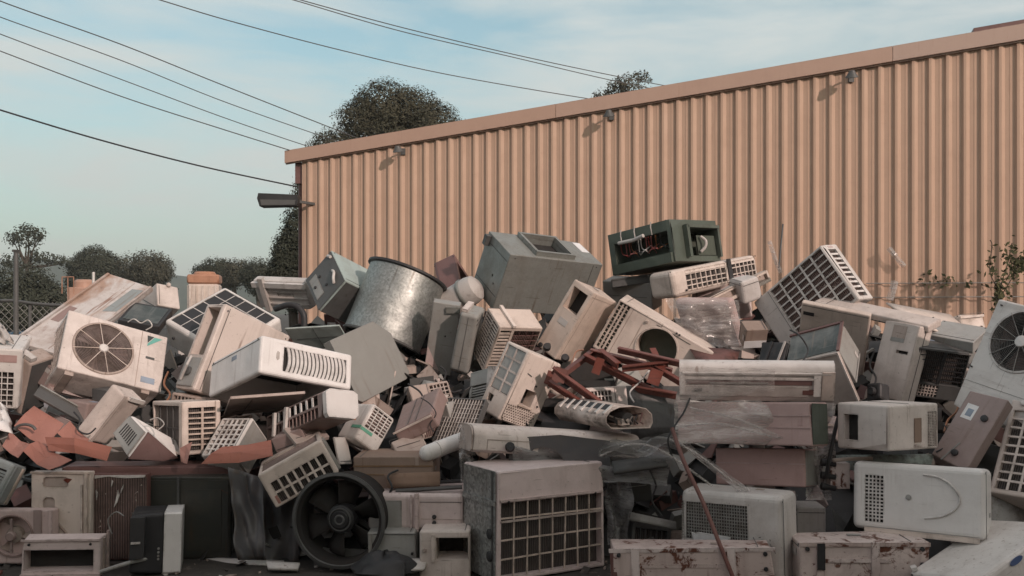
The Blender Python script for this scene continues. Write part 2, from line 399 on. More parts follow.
M = {}
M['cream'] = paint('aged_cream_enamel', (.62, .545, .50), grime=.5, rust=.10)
M['white'] = paint('off_white_enamel', (.68, .65, .62), grime=.42, rust=.06)
M['clean'] = paint('white_plastic', (.68, .66, .64), grime=.16, rust=.0, rough=.35)
M['ivory'] = paint('yellowed_ivory_enamel', (.62, .525, .46), grime=.5, rust=.10)
M['pink'] = paint('faded_pinkish_enamel', (.58, .47, .45), grime=.4, rust=.04)
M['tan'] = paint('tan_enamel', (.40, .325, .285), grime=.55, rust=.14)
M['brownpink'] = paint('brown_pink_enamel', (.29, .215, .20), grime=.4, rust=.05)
M['greywhite'] = paint('grey_white_plastic', (.52, .49, .465), grime=.5)
M['grey'] = paint('grey_enamel', (.30, .30, .285), grime=.45, rust=.03)
M['bluegrey'] = paint('blue_grey_enamel', (.25, .28, .28), grime=.4, rust=.02)
M['rusty'] = paint('rusty_cream_enamel', (.62, .525, .49), grime=.65, dirt=(.17, .10, .09), rust=.62)
M['galv'] = paint('galvanised_steel', (.42, .43, .42), rough=.42, metal=.75, grime=.35, dirt=(.14, .14, .12), spangle=.4, bump=.3)
M['drumzinc'] = paint('spangled_zinc', (.40, .41, .395), rough=.50, metal=.85, grime=.5, dirt=(.12, .12, .10), spangle=.22, bump=.4, edge=0)
M['ductgrey'] = paint('dull_zinc', (.262, .27, .252), rough=.5, metal=.35, grime=.6, dirt=(.15, .125, .10), spangle=.06, bump=.4)
M['greenmetal'] = paint('dark_green_enamel', (.085, .105, .085), grime=.4, dirt=(.05, .05, .04), rust=.05)
M['teal'] = paint('pale_teal_enamel', (.36, .43, .41), grime=.4)
M['darkgrey'] = paint('dark_grey_steel', (.09, .09, .088), grime=.4, dirt=(.05, .045, .04), rust=.08)
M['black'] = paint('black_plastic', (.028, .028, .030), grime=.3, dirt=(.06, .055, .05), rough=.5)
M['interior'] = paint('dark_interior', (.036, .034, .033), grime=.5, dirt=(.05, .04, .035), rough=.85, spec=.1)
M['greeninside'] = paint('green_grey_interior', (.075, .088, .07), grime=.5, dirt=(.04, .04, .03), rough=.8)
M['maroon'] = paint('maroon_steel', (.16, .085, .078), grime=.4, dirt=(.10, .06, .05), rust=.15)
M['redsteel'] = paint('red_oxide_steel', (.165, .055, .042), grime=.5, dirt=(.08, .035, .028), rust=.2)
M['salmon'] = paint('salmon_painted_sheet', (.34, .15, .115), grime=.5, dirt=(.25, .11, .08), rust=.05)
M['cardboard'] = paint('brown_cardboard', (.27, .195, .155), grime=.3, rough=.85, spec=.1)
M['pinkcard'] = paint('faded_pink_carton', (.47, .335, .315), grime=.4, dirt=(.20, .12, .11), rough=.7, spec=.2)
M['dirtypanel'] = paint('stained_beige_sheet', (.56, .53, .51), grime=.95, dirt=(.22, .13, .085), rust=.12)
def smear(m):       # brown and sooty smears running along the sheet
    n, l = m.node_tree.nodes, m.node_tree.links; b = n['Principled BSDF']
    src = b.inputs['Base Color'].links[0].from_socket
    t = n.new('ShaderNodeTexCoord'); mp_ = n.new('ShaderNodeMapping'); mp_.inputs['Scale'].default_value = (4.5, 4.5, 1.8); l.new(t.outputs['Object'], mp_.inputs[0])
    f1 = noisenode(n, l, mp_.outputs[0], 1.0, 6, .6, .4)
    c = mixrgb(n, l, ramp(n, l, f1, .50, .62, 0, .75), src, (.33, .20, .135))
    c = mixrgb(n, l, ramp(n, l, f1, .63, .72, 0, .85), c, (.06, .05, .045))
    l.new(c, b.inputs['Base Color'])
smear(M['dirtypanel'])
M['orange'] = paint('rusty_orange_plastic', (.45, .255, .18), grime=.45, dirt=(.25, .12, .07))
M['coil'] = finmat('dark_fins', (.13, .112, .104), 24)
M['coilbrown'] = finmat('brown_fins', (.25, .17, .15), 20, flakes=(.62, .55, .48))
M['glass'] = paint('dusty_dark_glass', (.05, .06, .058), rough=.35, grime=.8, dirt=(.26, .27, .26), bump=.02, fine=.0, spec=.35)
M['film'] = paint('clear_plastic_film', (.54, .51, .49), rough=.14, grime=.2, edge=0, alpha=.24, bump=.9, spec=.6)
M['filmgrey'] = paint('dusty_plastic_film', (.25, .25, .25), rough=.35, grime=.3, edge=0, alpha=.55, bump=.9, spec=.5)
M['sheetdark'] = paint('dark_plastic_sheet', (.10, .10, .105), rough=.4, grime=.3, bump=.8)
M['plaingrey'] = paint('plain_grey_sheet', (.25, .25, .235), grime=.22, dirt=(.15, .13, .12), edge=.4)
M['filmwhite'] = paint('whitish_plastic_film', (.60, .56, .54), rough=.18, grime=.1, edge=0, alpha=.36, bump=1.0, spec=.6)
M['greenlabel'] = paint('green_label', (.10, .38, .26), grime=.2)
M['logodark'] = paint('dark_logo', (.05, .06, .06), grime=.1)
M['logoteal'] = paint('teal_logo', (.12, .40, .34), grime=.1)
M['bluelabel'] = paint('pale_blue_label', (.30, .36, .44), grime=.3)
M['bluelogo'] = paint('blue_badge', (.06, .10, .22), grime=.1)
M['paper'] = paint('white_paper', (.7, .7, .7), grime=.2, rough=.9)
M['wood'] = paint('weathered_timber', (.26, .17, .11), grime=.5, rough=.8)
M['copper'] = paint('copper_pipe', (.42, .20, .12), metal=.6, grime=.4)
M['redwire'] = paint('red_wiring', (.30, .05, .05), grime=.3)
M['bladegrey'] = paint('brown_fan_blade', (.22, .165, .15), grime=.4)
M['wallpaint'] = paint('terracotta_wall_paint', (.488, .342, .26), rough=.6, grime=.2, dirt=(.28, .19, .15), bump=.1, jitter=.0, edge=0)
M['blackgreen'] = paint('blackened_green_enamel', (.034, .036, .032), grime=.7, dirt=(.075, .062, .045), rust=.22)
M['fascia'] = paint('terracotta_trim', (.46, .315, .25), rough=.5, grime=.15, dirt=(.28, .18, .14), bump=.1, jitter=0)

FACES = {}
def face_frame(f, d):
    w, dd, h = d
    return {'F': (Vector((-w/2, -dd/2, 0)), Vector((w, 0, 0)), Vector((0, 0, h)), Vector((0, -1, 0))),
            'K': (Vector((w/2, dd/2, 0)), Vector((-w, 0, 0)), Vector((0, 0, h)), Vector((0, 1, 0))),
            'L': (Vector((-w/2, dd/2, 0)), Vector((0, -dd, 0)), Vector((0, 0, h)), Vector((-1, 0, 0))),
            'R': (Vector((w/2, -dd/2, 0)), Vector((0, dd, 0)), Vector((0, 0, h)), Vector((1, 0, 0))),
            'T': (Vector((-w/2, -dd/2, h)), Vector((w, 0, 0)), Vector((0, dd, 0)), Vector((0, 0, 1))),
            'U': (Vector((-w/2, dd/2, 0)), Vector((w, 0, 0)), Vector((0, -dd, 0)), Vector((0, 0, -1)))}[f]

def shell(d, r, holes, seg=2, jig=.006, rng=None):
    """bevelled box with real recesses; holes: {face: [(loop of (u,v) 0..1, depth)]}; material 0 casing, 1 recess back"""
    w, dd, h = d
    bm = bmesh.new()
    bmesh.ops.create_cube(bm, size=1)
    for v in bm.verts: v.co = Vector((v.co.x * w, v.co.y * dd, (v.co.z + .5) * h))
    r = min(r, .45 * min(d))
    bmesh.ops.bevel(bm, geom=bm.edges[:], offset=r, segments=seg, profile=.5, affect='EDGES')
    for f in bm.faces: f.smooth = False
    bm.faces.ensure_lookup_table()
    big = {}
    for k in 'FKLRTU':
        N = face_frame(k, d)[3]
        c = [f for f in bm.faces if f.normal.dot(N) > .999]
        big[k] = max(c, key=lambda f: f.calc_area())
    for k, hs in holes.items():
        if not hs: continue
        O, U, V, N = face_frame(k, d)
        f = big[k]
        o2 = [((v.co - O).dot(U) / U.length_squared, (v.co - O).dot(V) / V.length_squared) for v in f.verts]
        u0, u1 = min(p[0] for p in o2), max(p[0] for p in o2); v0, v1 = min(p[1] for p in o2), max(p[1] for p in o2)
        bm.faces.remove(f)
        P = lambda u, v: bm.verts.new(O + U * u + V * v)
        bb = [(min(p[0] for p in lp), min(p[1] for p in lp), max(p[0] for p in lp), max(p[1] for p in lp)) for lp, _ in hs]
        us = sorted({round(x, 5) for x in [u0, u1] + [t for q in bb for t in (q[0], q[2])]})
        vv = sorted({round(x, 5) for x in [v0, v1] + [t for q in bb for t in (q[1], q[3])]})
        for a0, a1 in zip(us, us[1:]):
            for b0, b1 in zip(vv, vv[1:]):
                cu, cv = (a0 + a1) / 2, (b0 + b1) / 2
                if any(q[0] < cu < q[2] and q[1] < cv < q[3] for q in bb): continue
                bm.faces.new([P(a0, b0), P(a1, b0), P(a1, b1), P(a0, b1)])
        for (lp, dep), q in zip(hs, bb):
            n = len(lp)
            vs_ = [P(*p) for p in lp]
            if n > 4:
                cq = [P(q[0], q[1]), P(q[2], q[1]), P(q[2], q[3]), P(q[0], q[3])]
                cu, cv = (q[0] + q[2]) / 2, (q[1] + q[3]) / 2
                quad = lambda p: (0 if p[1] < cv else 3) if p[0] < cu else (1 if p[1] < cv else 2)
                for i in range(n):
                    p, r2 = lp[i], lp[(i + 1) % n]
                    k1, k2 = quad(p), quad(r2)
                    bm.faces.new([vs_[i], vs_[(i + 1) % n], cq[k1]])
                    if k1 != k2: bm.faces.new([vs_[(i + 1) % n], cq[k2], cq[k1]])
            bk = [bm.verts.new(v.co - N * dep) for v in vs_]
            for i in range(n): bm.faces.new([vs_[i], vs_[(i + 1) % n], bk[(i + 1) % n], bk[i]])
            fb = bm.faces.new(bk); fb.material_index = 1
    bmesh.ops.remove_doubles(bm, verts=bm.verts[:], dist=1e-5)
    bmesh.ops.recalc_face_normals(bm, faces=bm.faces[:])
    return bm

def circ(cu, cv, r, d, f, n=36):
    U, V = face_frame(f, d)[1:3]
    return [(cu + r / U.length * math.cos(2*math.pi*i/n), cv + r / V.length * math.sin(2*math.pi*i/n)) for i in range(n)]
def rect(q): return [(q[0], q[1]), (q[2], q[1]), (q[2], q[3]), (q[0], q[3])]

def unit(key, name, cat, label, mat='cream', feats=(), r=.014, group=None, seg=2, loc=None, outline=None, inside='interior', casing='casing'):
    p = POSES[key]
    d = p[:3]
    root = empty(name, p[3:6], p[6:9])
    tag(root, label, cat, group)
    holes = {}
    parts = []
    rgb = random.Random(key + 'bars')
    for ft in feats:
        k, f = ft[0], ft[1]
        O, U, V, N = face_frame(f, d)
        u_, v_ = U.normalized(), V.normalized(); W, Hh = U.length, V.length
        thick = {'F': d[1], 'K': d[1], 'L': d[0], 'R': d[0], 'T': d[2], 'U': d[2]}[f]
        o = ft[-1] if isinstance(ft[-1], dict) else {}
        if k == 'grid':
            q, nc, nr = ft[2], ft[3], ft[4]
            dep = min(o.get('depth', .045), thick * .4); bw = o.get('bar', .009); bd = o.get('bd', .008)
            holes.setdefault(f, []).append((rect(q), dep))
            g = MB(); x0, x1, y0, y1 = q[0]*W, q[2]*W, q[1]*Hh, q[3]*Hh
            bv = o.get('barv', bw); bow = o.get('bow', 0)
            for i in range(1, nc):
                x = x0 + (x1-x0)*i/nc; b2 = bw * (o.get('fat', 1.9) if o.get('every') and i % o['every'] == 0 else 1)
                if bow:
                    pts = [(x + bow * (1 - (2*t/8 - 1)**2), y0 + (y1-y0)*t/8) for t in range(9)]
                    for (xa, ya), (xb, yb) in zip(pts, pts[1:]):
                        g.prism([(xa-b2/2, ya), (xa+b2/2, ya), (xb+b2/2, yb), (xb-b2/2, yb)], O - N*.002, u_, v_, -N, bd)
                else:
                    ja, jb = (rgb.gauss(0, .035)*(x1-x0)/nc for _ in 'ab')      # wires pushed a little out of line
                    g.prism([(x-b2/2+ja, y0), (x+b2/2+ja, y0), (x+b2/2+jb, y1), (x-b2/2+jb, y1)], O - N*.002, u_, v_, -N, bd)
            for j in range(1, nr):
                y = y0 + (y1-y0)*j/nr
                if o.get('first') and j == nr - 1: y = y0 + (y1-y0)*o['first']
                b2 = bv * (1.9 if o.get('everyr') and j % o['everyr'] == 0 else 1)
                ja, jb = (rgb.gauss(0, .035)*(y1-y0)/nr for _ in 'ab')
                g.prism([(x0, y-b2/2+ja), (x1, y-b2/2+jb), (x1, y+b2/2+jb), (x0, y+b2/2+ja)], O - N*.0035, u_, v_, -N, bd)
            if g.v: parts.append(('grille', g, o.get('gm', mat)))
            if o.get('coil'):
                c = MB(); c.prism([(x0+.004, y0+.004), (x1-.004, y0+.004), (x1-.004, y1-.004), (x0+.004, y1-.004)], O - N*(dep-.002), u_, v_, N, .006)
                parts.append(('coil', c, o['coil']))
        elif k == 'open':
            dep = min(o.get('depth', .15), thick * .85)
            holes.setdefault(f, []).append((rect(ft[2]), dep))
        elif k == 'poly':
            holes.setdefault(f, []).append((ft[2], min(o.get('depth', .15), thick * .85)))
        elif k == 'hole':
            cu, cv = ft[2]
            holes.setdefault(f, []).append((circ(cu, cv, ft[3], d, f, 20), min(o.get('depth', .04), thick * .6)))
        elif k == 'fan':
            cu, cv = ft[2]; rad = ft[3]; dep = min(o.get('depth', .12), thick*.7)
            holes.setdefault(f, []).append((circ(cu, cv, rad, d, f, 44), dep))
            C = O + U*cu + V*cv
            Mx = Matrix((u_, v_, N)).transposed()
            rim = MB(); rim.lathe([(rad*.985, -.004), (rad*.985, .008), (rad*1.05, .008), (rad*1.07, .0005)], 48, Mx.to_4x4())
            for i in range(len(rim.v)): rim.v[i] = rim.v[i] + C
            parts.append(('fan_rim', rim, o.get('rim', mat)))
            if o.get('guard', True):
                g = MB()
                nr = o.get('rings', 13); hub = o.get('hub', .035)
                for i in range(nr):
                    rr = hub + (rad*.97-hub)*(i+.5)/nr
                    g.tube([C + Mx @ Vector((rr*math.cos(2*math.pi*j/36), rr*math.sin(2*math.pi*j/36), .004)) for j in range(36)], o.get('wire', .0022), 4, closed=True)
                ns = o.get('spokes', 8); spk = []
                for i in range(ns):
                    a = 2*math.pi*(i+.35)/ns
                    dr = Vector((math.cos(a), math.sin(a), 0))
                    sp_ = MB(); sp_.bar(C + Mx @ (dr*hub*.8 + Vector((0, 0, .008))), C + Mx @ (dr*rad*1.06 + Vector((0, 0, .008))), o.get('sw', .005), .004, N); spk.append(sp_)
                h_ = MB(); h_.lathe([(0.0005, .016), (hub*.9, .014), (hub, .008), (hub, 0)], 24, Mx.to_4x4())
                for i in range(len(h_.v)): h_.v[i] = h_.v[i] + C
                parts.append(('fan_guard', g, o.get('gm', mat))); parts.append(('guard_hub', h_, o.get('hm', mat), 'fan_guard'))
                for q in spk: parts.append(('spoke', q, o.get('sm', mat), 'fan_guard'))
            if o.get('blades', 3):
                b = MB(); nb = o.get('blades', 3)
                for i in range(nb):
                    rows = []
                    for jr in range(5):
                        rr = .05 + (rad*.93-.05)*jr/4
                        sp = (1.5/nb)*(.55+.5*jr/4)
                        rows.append([C + Mx @ Vector((rr*math.cos(2*math.pi*i/nb + a*sp + .25*jr/4), rr*math.sin(2*math.pi*i/nb + a*sp + .25*jr/4), -.05 - a*.028)) for a in (-1, -.33, .33, 1)])
                    vs_ = [v for rw in rows for v in rw]
                    b.add(vs_, [(j*4+a, j*4+a+1, j*4+a+5, j*4+a+4) for j in range(4) for a in range(3)], 0, True)
                b.lathe([(.0005, -.02), (.05, -.024), (.055, -.08)], 20, Matrix.Translation(C) @ Mx.to_4x4())
                parts.append(('fan', b, o.get('bm', 'bladegrey')))
        elif k == 'plate':
            q = ft[2]; m_ = ft[3]; th = o.get('t', .004); b = MB()
            ol = o.get('outline') or rect(q)
            b.prism([(u*W, v*Hh) for u, v in ol], O + N*.0004, u_, v_, N, th)
            parts.append((o.get('name', 'panel'), b, m_, o.get('on')))
        elif k == 'seam':
            a, c = ft[2], ft[3]; b = MB()
            A_, C_ = O + U*a[0] + V*a[1], O + U*c[0] + V*c[1]
            lf = .0012 + o.get('lift', 0); b.bar(A_ + N*lf, C_ + N*lf, o.get('w', .004), .0024, N)
            parts.append((o.get('name', 'seam'), b, o.get('m', 'darkgrey'), o.get('on')))
        elif k == 'rib':
            a, c = ft[2], ft[3]; b = MB()
            A_, C_ = O + U*a[0] + V*a[1], O + U*c[0] + V*c[1]
            hh = o.get('h', .015)
            b.bar(A_ + N*(hh/2+.0005), C_ + N*(hh/2+.0005), o.get('w', .03), hh, N)
            parts.append((o.get('name', 'rib'), b, o.get('m', mat)))
        elif k == 'knob':
            cu, cv = ft[2]; rad = ft[3]; hh = o.get('h', .015); C = O + U*cu + V*cv
            b = MB(); Mx = Matrix((u_, v_, N)).transposed().to_4x4()
            b.lathe([(rad, .0004), (rad, hh*.8), (rad*.8, hh), (.0005, hh)], 18, Matrix.Translation(C) @ Mx)
            parts.append((o.get('name', 'knob'), b, o.get('m', 'black'), o.get('on')))
        elif k == 'tube':
            b = MB(); tp = [O + U*a + V*c + N*e for a, c, e in ft[2]]
            b.tube(smooth(tp, 5) if len(tp) > 3 else tp, o.get('r', .008), 8)
            parts.append((o.get('name', 'pipe'), b, o.get('m', 'black')))
        elif k == 'dots':
            q, nc, nr = ft[2], ft[3], ft[4]
            for j in range(nr):
                for i in range(nc - (j % 2)):
                    cu = q[0] + (q[2]-q[0])*(i + .5 + .5*(j % 2))/nc; cv = q[1] + (q[3]-q[1])*(j+.5)/nr
                    if o.get('cut') and not o['cut'](cu, cv): continue
                    holes.setdefault(f, []).append((circ(cu, cv, o.get('rad', .006), d, f, 6), .012))
    used = {ft[1] for ft in feats}
    rg = random.Random(key)
    if not outline:
        for f in 'FTLR':
            O, U, V, N = face_frame(f, d); u_, v_ = U.normalized(), V.normalized(); W, Hh = U.length, V.length
            if f in used or min(W, Hh) < .15: continue
            a = rg.choice((.08, .12, .86, .9)); b = MB()
            if rg.random() < .5: b.bar(O + U*a + V*.03 + N*.0012, O + U*a + V*.97 + N*.0012, .004, .0024, N)
            else: b.bar(O + U*.03 + V*a + N*.0012, O + U*.97 + V*a + N*.0012, .004, .0024, N)
            parts.append(('seam', b, 'darkgrey'))
            if rg.random() < .45:
                x, y = rg.uniform(.2, .7)*W, rg.uniform(.3, .7)*Hh; b = MB(); sx, sy = rg.uniform(.04, .08), rg.uniform(.025, .05)
                b.prism([(x, y), (x+sx, y+.002), (x+sx-.002, y+sy), (x, y+sy)], O + N*.0005, u_, v_, N, .0015)
                parts.append(('label', b, rg.choice(('greywhite', 'grey', 'bluelabel', 'tan'))))
            for cu in (.06, .94):
                b = MB(); b.lathe([(.007, .0004), (.006, .003), (.0005, .0035)], 8, Matrix.Translation(O + U*cu + V*.94) @ Matrix((u_, v_, N)).transposed().to_4x4())
                parts.append(('screw', b, 'darkgrey'))
    if outline:      # a flat slab cut to an outline on its front face
        mb = MB()
        O, U, V, N = face_frame('F', d)
        mb.prism([(u*d[0], v*d[2]) for u, v in outline], O, Vector((1, 0, 0)), Vector((0, 0, 1)), Vector((0, 1, 0)), d[1])
        cs = mb.build(casing, M[mat], root)
        bv = cs.modifiers.new('bevel', 'BEVEL'); bv.width = r; bv.segments = 2
    else:
        bm = shell(d, r, holes, seg)
        if mat != 'clean' and min(d) > .09:            # knocked corners
            for _ in range(rg.choice((1, 1, 2, 2, 3))):
                c = Vector((rg.choice((-1, 1))*d[0]/2, rg.choice((-1, 1))*d[1]/2, rg.choice((0, 1))*d[2]))
                push = Vector((-c.x, -c.y, d[2]/2 - c.z)).normalized()*rg.uniform(.006, .02) + Vector((rg.gauss(0, .005), rg.gauss(0, .005), rg.gauss(0, .005)))
                for v in bm.verts:
                    if (v.co - c).length < r*2.4: v.co += push
        me = bpy.data.meshes.new(casing); bm.to_mesh(me); bm.free()
        me.materials.append(M[mat]); me.materials.append(M[inside])
        cs = bpy.data.objects.new(casing, me); col.objects.link(cs); cs.parent = root
    made = {}
    for nm, mb, mt, *on in parts:
        made[nm] = mb.build(nm, M[mt], made.get(on[0]) if on and on[0] in made else root)
    return root

def profile_unit(key, name, cat, label, prof, mat, feats=None, group=None, open_end=None):
    """long rounded body: cross-section (y, z) 0..1 swept along x"""
    p = POSES[key]; w, d, h = p[:3]
    root = empty(name, p[3:6], p[6:9]); tag(root, label, cat, group)
    P = [(-d/2 + d*a, h*b) for a, b in prof]; n = len(P)
    b = MB()
    L = [Vector((-w/2, y, z)) for y, z in P]; Rr = [Vector((w/2, y, z)) for y, z in P]
    b.add(L + Rr, [(i, (i+1) % n, n+(i+1) % n, n+i) for i in range(n)], 0, True)
    if open_end != 'L': b.add(L, [tuple(range(n))], 0)
    if open_end != 'R': b.add(Rr, [tuple(range(n))[::-1]], 0)
    o = b.build('casing', M[mat], root)
    if open_end:
        sd = o.modifiers.new('thickness', 'SOLIDIFY'); sd.thickness = .006
    return root, d, h, w

# ================================================================== SETTING
def plain(name, c0, c1, scale, rough=.9, c2=None, bump=.3):
    m, n, l, b = nodemat(name)
    t = n.new('ShaderNodeTexCoord')
    f = noisenode(n, l, t.outputs['Object'], scale, 9, .65, .2)
    c = mixrgb(n, l, ramp(n, l, f, .35, .65), c0, c1)
    if c2: c = mixrgb(n, l, ramp(n, l, noisenode(n, l, t.outputs['Object'], scale * 6, 5, .7), .58, .66), c, c2)
    l.new(c, b.inputs['Base Color']); b.inputs['Roughness'].default_value = rough
    b.inputs['Specular IOR Level'].default_value = .2
    bp = n.new('ShaderNodeBump'); bp.inputs['Strength'].default_value = bump; bp.inputs['Distance'].default_value = .03
    l.new(noisenode(n, l, t.outputs['Object'], scale * 9, 6), bp.inputs['Height']); l.new(bp.outputs[0], b.inputs['Normal'])
    return m
M['dirt'] = plain('yard_dirt', (.045, .042, .04), (.085, .075, .066), 1.6, c2=(.13, .11, .095))
M['bark'] = plain('bark', (.05, .04, .032), (.10, .085, .07), 6)
M['hill'] = plain('wooded_hill', (.055, .075, .065), (.085, .10, .085), .06, bump=.8)  # distance haze is tinted into the hill colour
M['concrete'] = plain('concrete', (.25, .24, .23), (.34, .33, .31), 2)

def leafmat(name, a, b_):
    m, n, l, b = nodemat(name)
    g = n.new('ShaderNodeNewGeometry')
    t = n.new('ShaderNodeTexCoord')
    c = mixrgb(n, l, g.outputs['Random Per Island'], a, b_)
    c = mixrgb(n, l, ramp(n, l, noisenode(n, l, t.outputs['Object'], .9, 3), .4, .65, 0, .6), c, tuple(x*.75 for x in a))
    l.new(c, b.inputs['Base Color']); b.inputs['Roughness'].default_value = .65
    b.inputs['Specular IOR Level'].default_value = .08
    return m
M['leaf'] = leafmat('olive_leaves', (.066, .064, .045), (.080, .076, .053))
M['leafdark'] = leafmat('dark_leaves', (.052, .058, .044), (.064, .068, .050))
M['leafgrey'] = leafmat('grey_green_leaves', (.06, .062, .048), (.11, .105, .08))

# ground
g = MB()
xs = [-1500, -300, -60, -20] + [x*1.0 for x in range(-10, 11)] + [20, 60, 300, 1500]
ys = [-300, -40, -8] + [y*1.0 for y in range(0, 17)] + [25, 60, 300, 2500]
gv = [(x, y, 0.0) for y in ys for x in xs]; nx = len(xs)
g.add(gv, [(j*nx+i, j*nx+i+1, (j+1)*nx+i+1, (j+1)*nx+i) for j in range(len(ys)-1) for i in range(nx-1)])
tag(g.build('ground', M['dirt']), kind='structure')

# wooded hills far behind
def ridge(name, Y, pts, mat):
    b = MB(); rows = []
    P = []
    x0, x1 = pts[0][0], pts[-1][0]
    n = 120
    for i in range(n+1):
        x = x0 + (x1-x0)*i/n
        for (a, za), (c, zc) in zip(pts, pts[1:]):
            if a <= x <= c: z = za + (zc-za)*(x-a)/(c-a); break
        z += noise.noise((x*.02, Y, 3))*Y*.006 + noise.noise((x*.11, Y, 9))*Y*.0025
        P.append((x, z))
    D_ = [(-1.0, -1.0), (-.6, .35), (-.25, .8), (0, 1.0), (.6, .7), (1.5, -.5)]
    for a, k in D_: rows.append([(x, Y + a*Y*.25, z*k + (noise.noise((x*.03, a*7, 1))*Y*.006 if -.9 < a < 1 else -3)) for x, z in P])
    v = [q for r_ in rows for q in r_]; m = n+1
    b.add(v, [(j*m+i, j*m+i+1, (j+1)*m+i+1, (j+1)*m+i) for j in range(len(D_)-1) for i in range(n)], 0, True)
    return tag(b.build(name, M[mat], fix=True), kind='structure')
ridge('hill', 420, [(-520, 6), (-330, 17), (-235, 24), (-200, 22.5), (-150, 17), (-90, 19), (0, 22), (120, 26), (420, 12)], 'hill')

def tree(name, label, px, pytop, Y, wpx, hpx, mat, n=2600, leaf=.16, lobes=None, zground=0., group=None, trunk_r=.25, cat='tree', gaps=.0, flat=False):
    """px: centre pixel column, pytop: top row, hpx: crown height in pixels at depth Y"""
    s = Y / 900
    top = 1.6 - (pytop-310)*s; w = wpx*s; h = hpx*s
    c = Vector(((px-512)*s, Y, top - h/2))
    root = empty(name, (c.x, c.y, zground)); tag(root, label, cat, group)
    rng = random.Random(int(px*7+pytop))
    off = Vector((c.x, c.y, zground))
    L = lobes or [(rng.uniform(-.32, .32), rng.uniform(-.3, .3), rng.uniform(-.3, .3), rng.uniform(.22, .36)) for _ in range(11)]
    LB = [(c + Vector((a*w, b*w*.7, e*h)) - off, Vector((q*w, q*w*.8, q*h*(.55 if flat else 1.0)))) for a, b, e, q in L]
    b = MB()
    tb = Vector((c.x, c.y, zground)) - off
    mid = Vector((c.x, c.y, max(zground + .5, c.z - h*.45))) - off
    b.tube([tb, tb.lerp(mid, .5) + Vector((.05*w, 0, 0)), mid], [trunk_r, trunk_r*.8, trunk_r*.62], 8)
    for lc, lr in LB:
        b.tube([mid, mid.lerp(lc, .55) + Vector((rng.uniform(-.05, .05)*w, 0, -.03*h)), lc], [trunk_r*.45, trunk_r*.25, trunk_r*.07], 6)
    b.build('trunk', M['bark'], root)
    f = MB(); V_, F_ = [], []
    tot = sum(lr.x*lr.z for _, lr in LB)
    for lc, lr in LB:
        k = max(10, int(n*lr.x*lr.z/tot/6))
        for _ in range(k):
            # a clump near the lobe's surface, then leaves in the clump
            d = Vector((rng.gauss(0, 1), rng.gauss(0, 1), rng.gauss(0, 1))).normalized()
            rad = rng.uniform(.45, 1.02)**.6
            cc = lc + Vector((d.x*lr.x, d.y*lr.y, d.z*lr.z))*rad
            if gaps and noise.noise(cc*1.9/max(.5, w*.25)) < gaps - .5: continue
            for _ in range(6):
                p = cc + Vector((rng.gauss(0, 1), rng.gauss(0, 1), rng.gauss(0, .8)))*leaf*1.1
                nrm = (d*1.5 + Vector((rng.gauss(0, 1), rng.gauss(0, 1), rng.gauss(0, 1)))*.5 + Vector((0, 0, .35))).normalized()
                t = nrm.orthogonal().normalized(); t.rotate(Matrix.Rotation(rng.uniform(0, 6.3), 3, nrm)); q = nrm.cross(t)
                a = leaf*rng.uniform(.5, 1.0); e = a*.5
                i = len(V_)
                V_ += [p - t*a, p - q*e + nrm*.1*a, p + t*a, p + q*e + nrm*.1*a]
                F_.append((i, i+1, i+2, i+3))
    f.add(V_, F_)
    f.build('crown', M[mat], root, fix=False)
    return root

tree('tree', 'big dense dark round-topped tree behind the shed roof', 388, 79, 30, 166, 140, 'leaf', 120000, .055, trunk_r=.35,
     lobes=[(-.02, 0, .29, .21), (.14, .05, .27, .19), (-.14, 0, .20, .18), (.27, -.05, .16, .18), (-.32, 0, -.02, .17), (-.42, .05, -.16, .13), (0, .1, 0, .32), (.2, 0, -.1, .28), (-.2, .1, -.2, .26), (.38, 0, -.02, .16), (.05, -.1, -.3, .3), (.42, 0, -.2, .16), (-.44, 0, -.3, .14)])
tree('tree', 'dark tree hard against the left end of the shed below the flood light', 292, 213, 22, 50, 90, 'leafdark', 26000, .045, trunk_r=.16,
     lobes=[(.1, 0, .3, .3), (-.1, 0, .05, .3), (.2, .1, 0, .3), (-.2, 0, -.2, .3), (.1, 0, -.3, .34)])
tree('tree', 'small thin-leaved treetop showing above the middle of the shed roof', 622, 69, 26, 62, 46, 'leafgrey', 3400, .055, gaps=.30, trunk_r=.06,
     lobes=[(.3, 0, .3, .15), (.05, 0, .22, .16), (-.3, 0, -.1, .18), (-.12, 0, .05, .2), (.15, 0, 0, .22), (-.4, 0, -.25, .13), (.36, 0, -.05, .15), (0, 0, -.3, .26)])
tree('pine_tree', 'tall flat-topped pine with layered boughs at the far left', 27, 226, 62, 50, 44, 'leafdark', 2600, .13, flat=True, gaps=.30, trunk_r=.22,
     lobes=[(.02, 0, .40, .26), (-.2, 0, .30, .2), (.24, 0, .29, .2), (0, 0, .17, .3), (-.26, 0, .14, .16), (.12, 0, -.1, .12), (.3, 0, -.22, .24), (.62, 0, -.30, .22), (-.3, 0, -.3, .3), (.85, 0, -.32, .12)])
tree('tree', 'dark bushy trees massed behind the wire fence at the left edge', 12, 266, 34, 104, 66, 'leafdark', 34000, .07, trunk_r=.2, gaps=.06)
tree('tree', 'rounded dark tree left of the tall pale tank on the skyline', 95, 247, 70, 56, 46, 'leafdark', 26000, .11, trunk_r=.3,
     lobes=[(0, 0, .2, .34), (-.22, 0, .05, .28), (.22, 0, .08, .28), (0, 0, -.2, .4), (-.3, 0, -.25, .22), (.32, 0, -.22, .24)])
tree('tree', 'loose-crowned mid-green tree between the round tree and the tall tank', 146, 251, 62, 52, 44, 'leafgrey', 15000, .10, gaps=.15, trunk_r=.3)
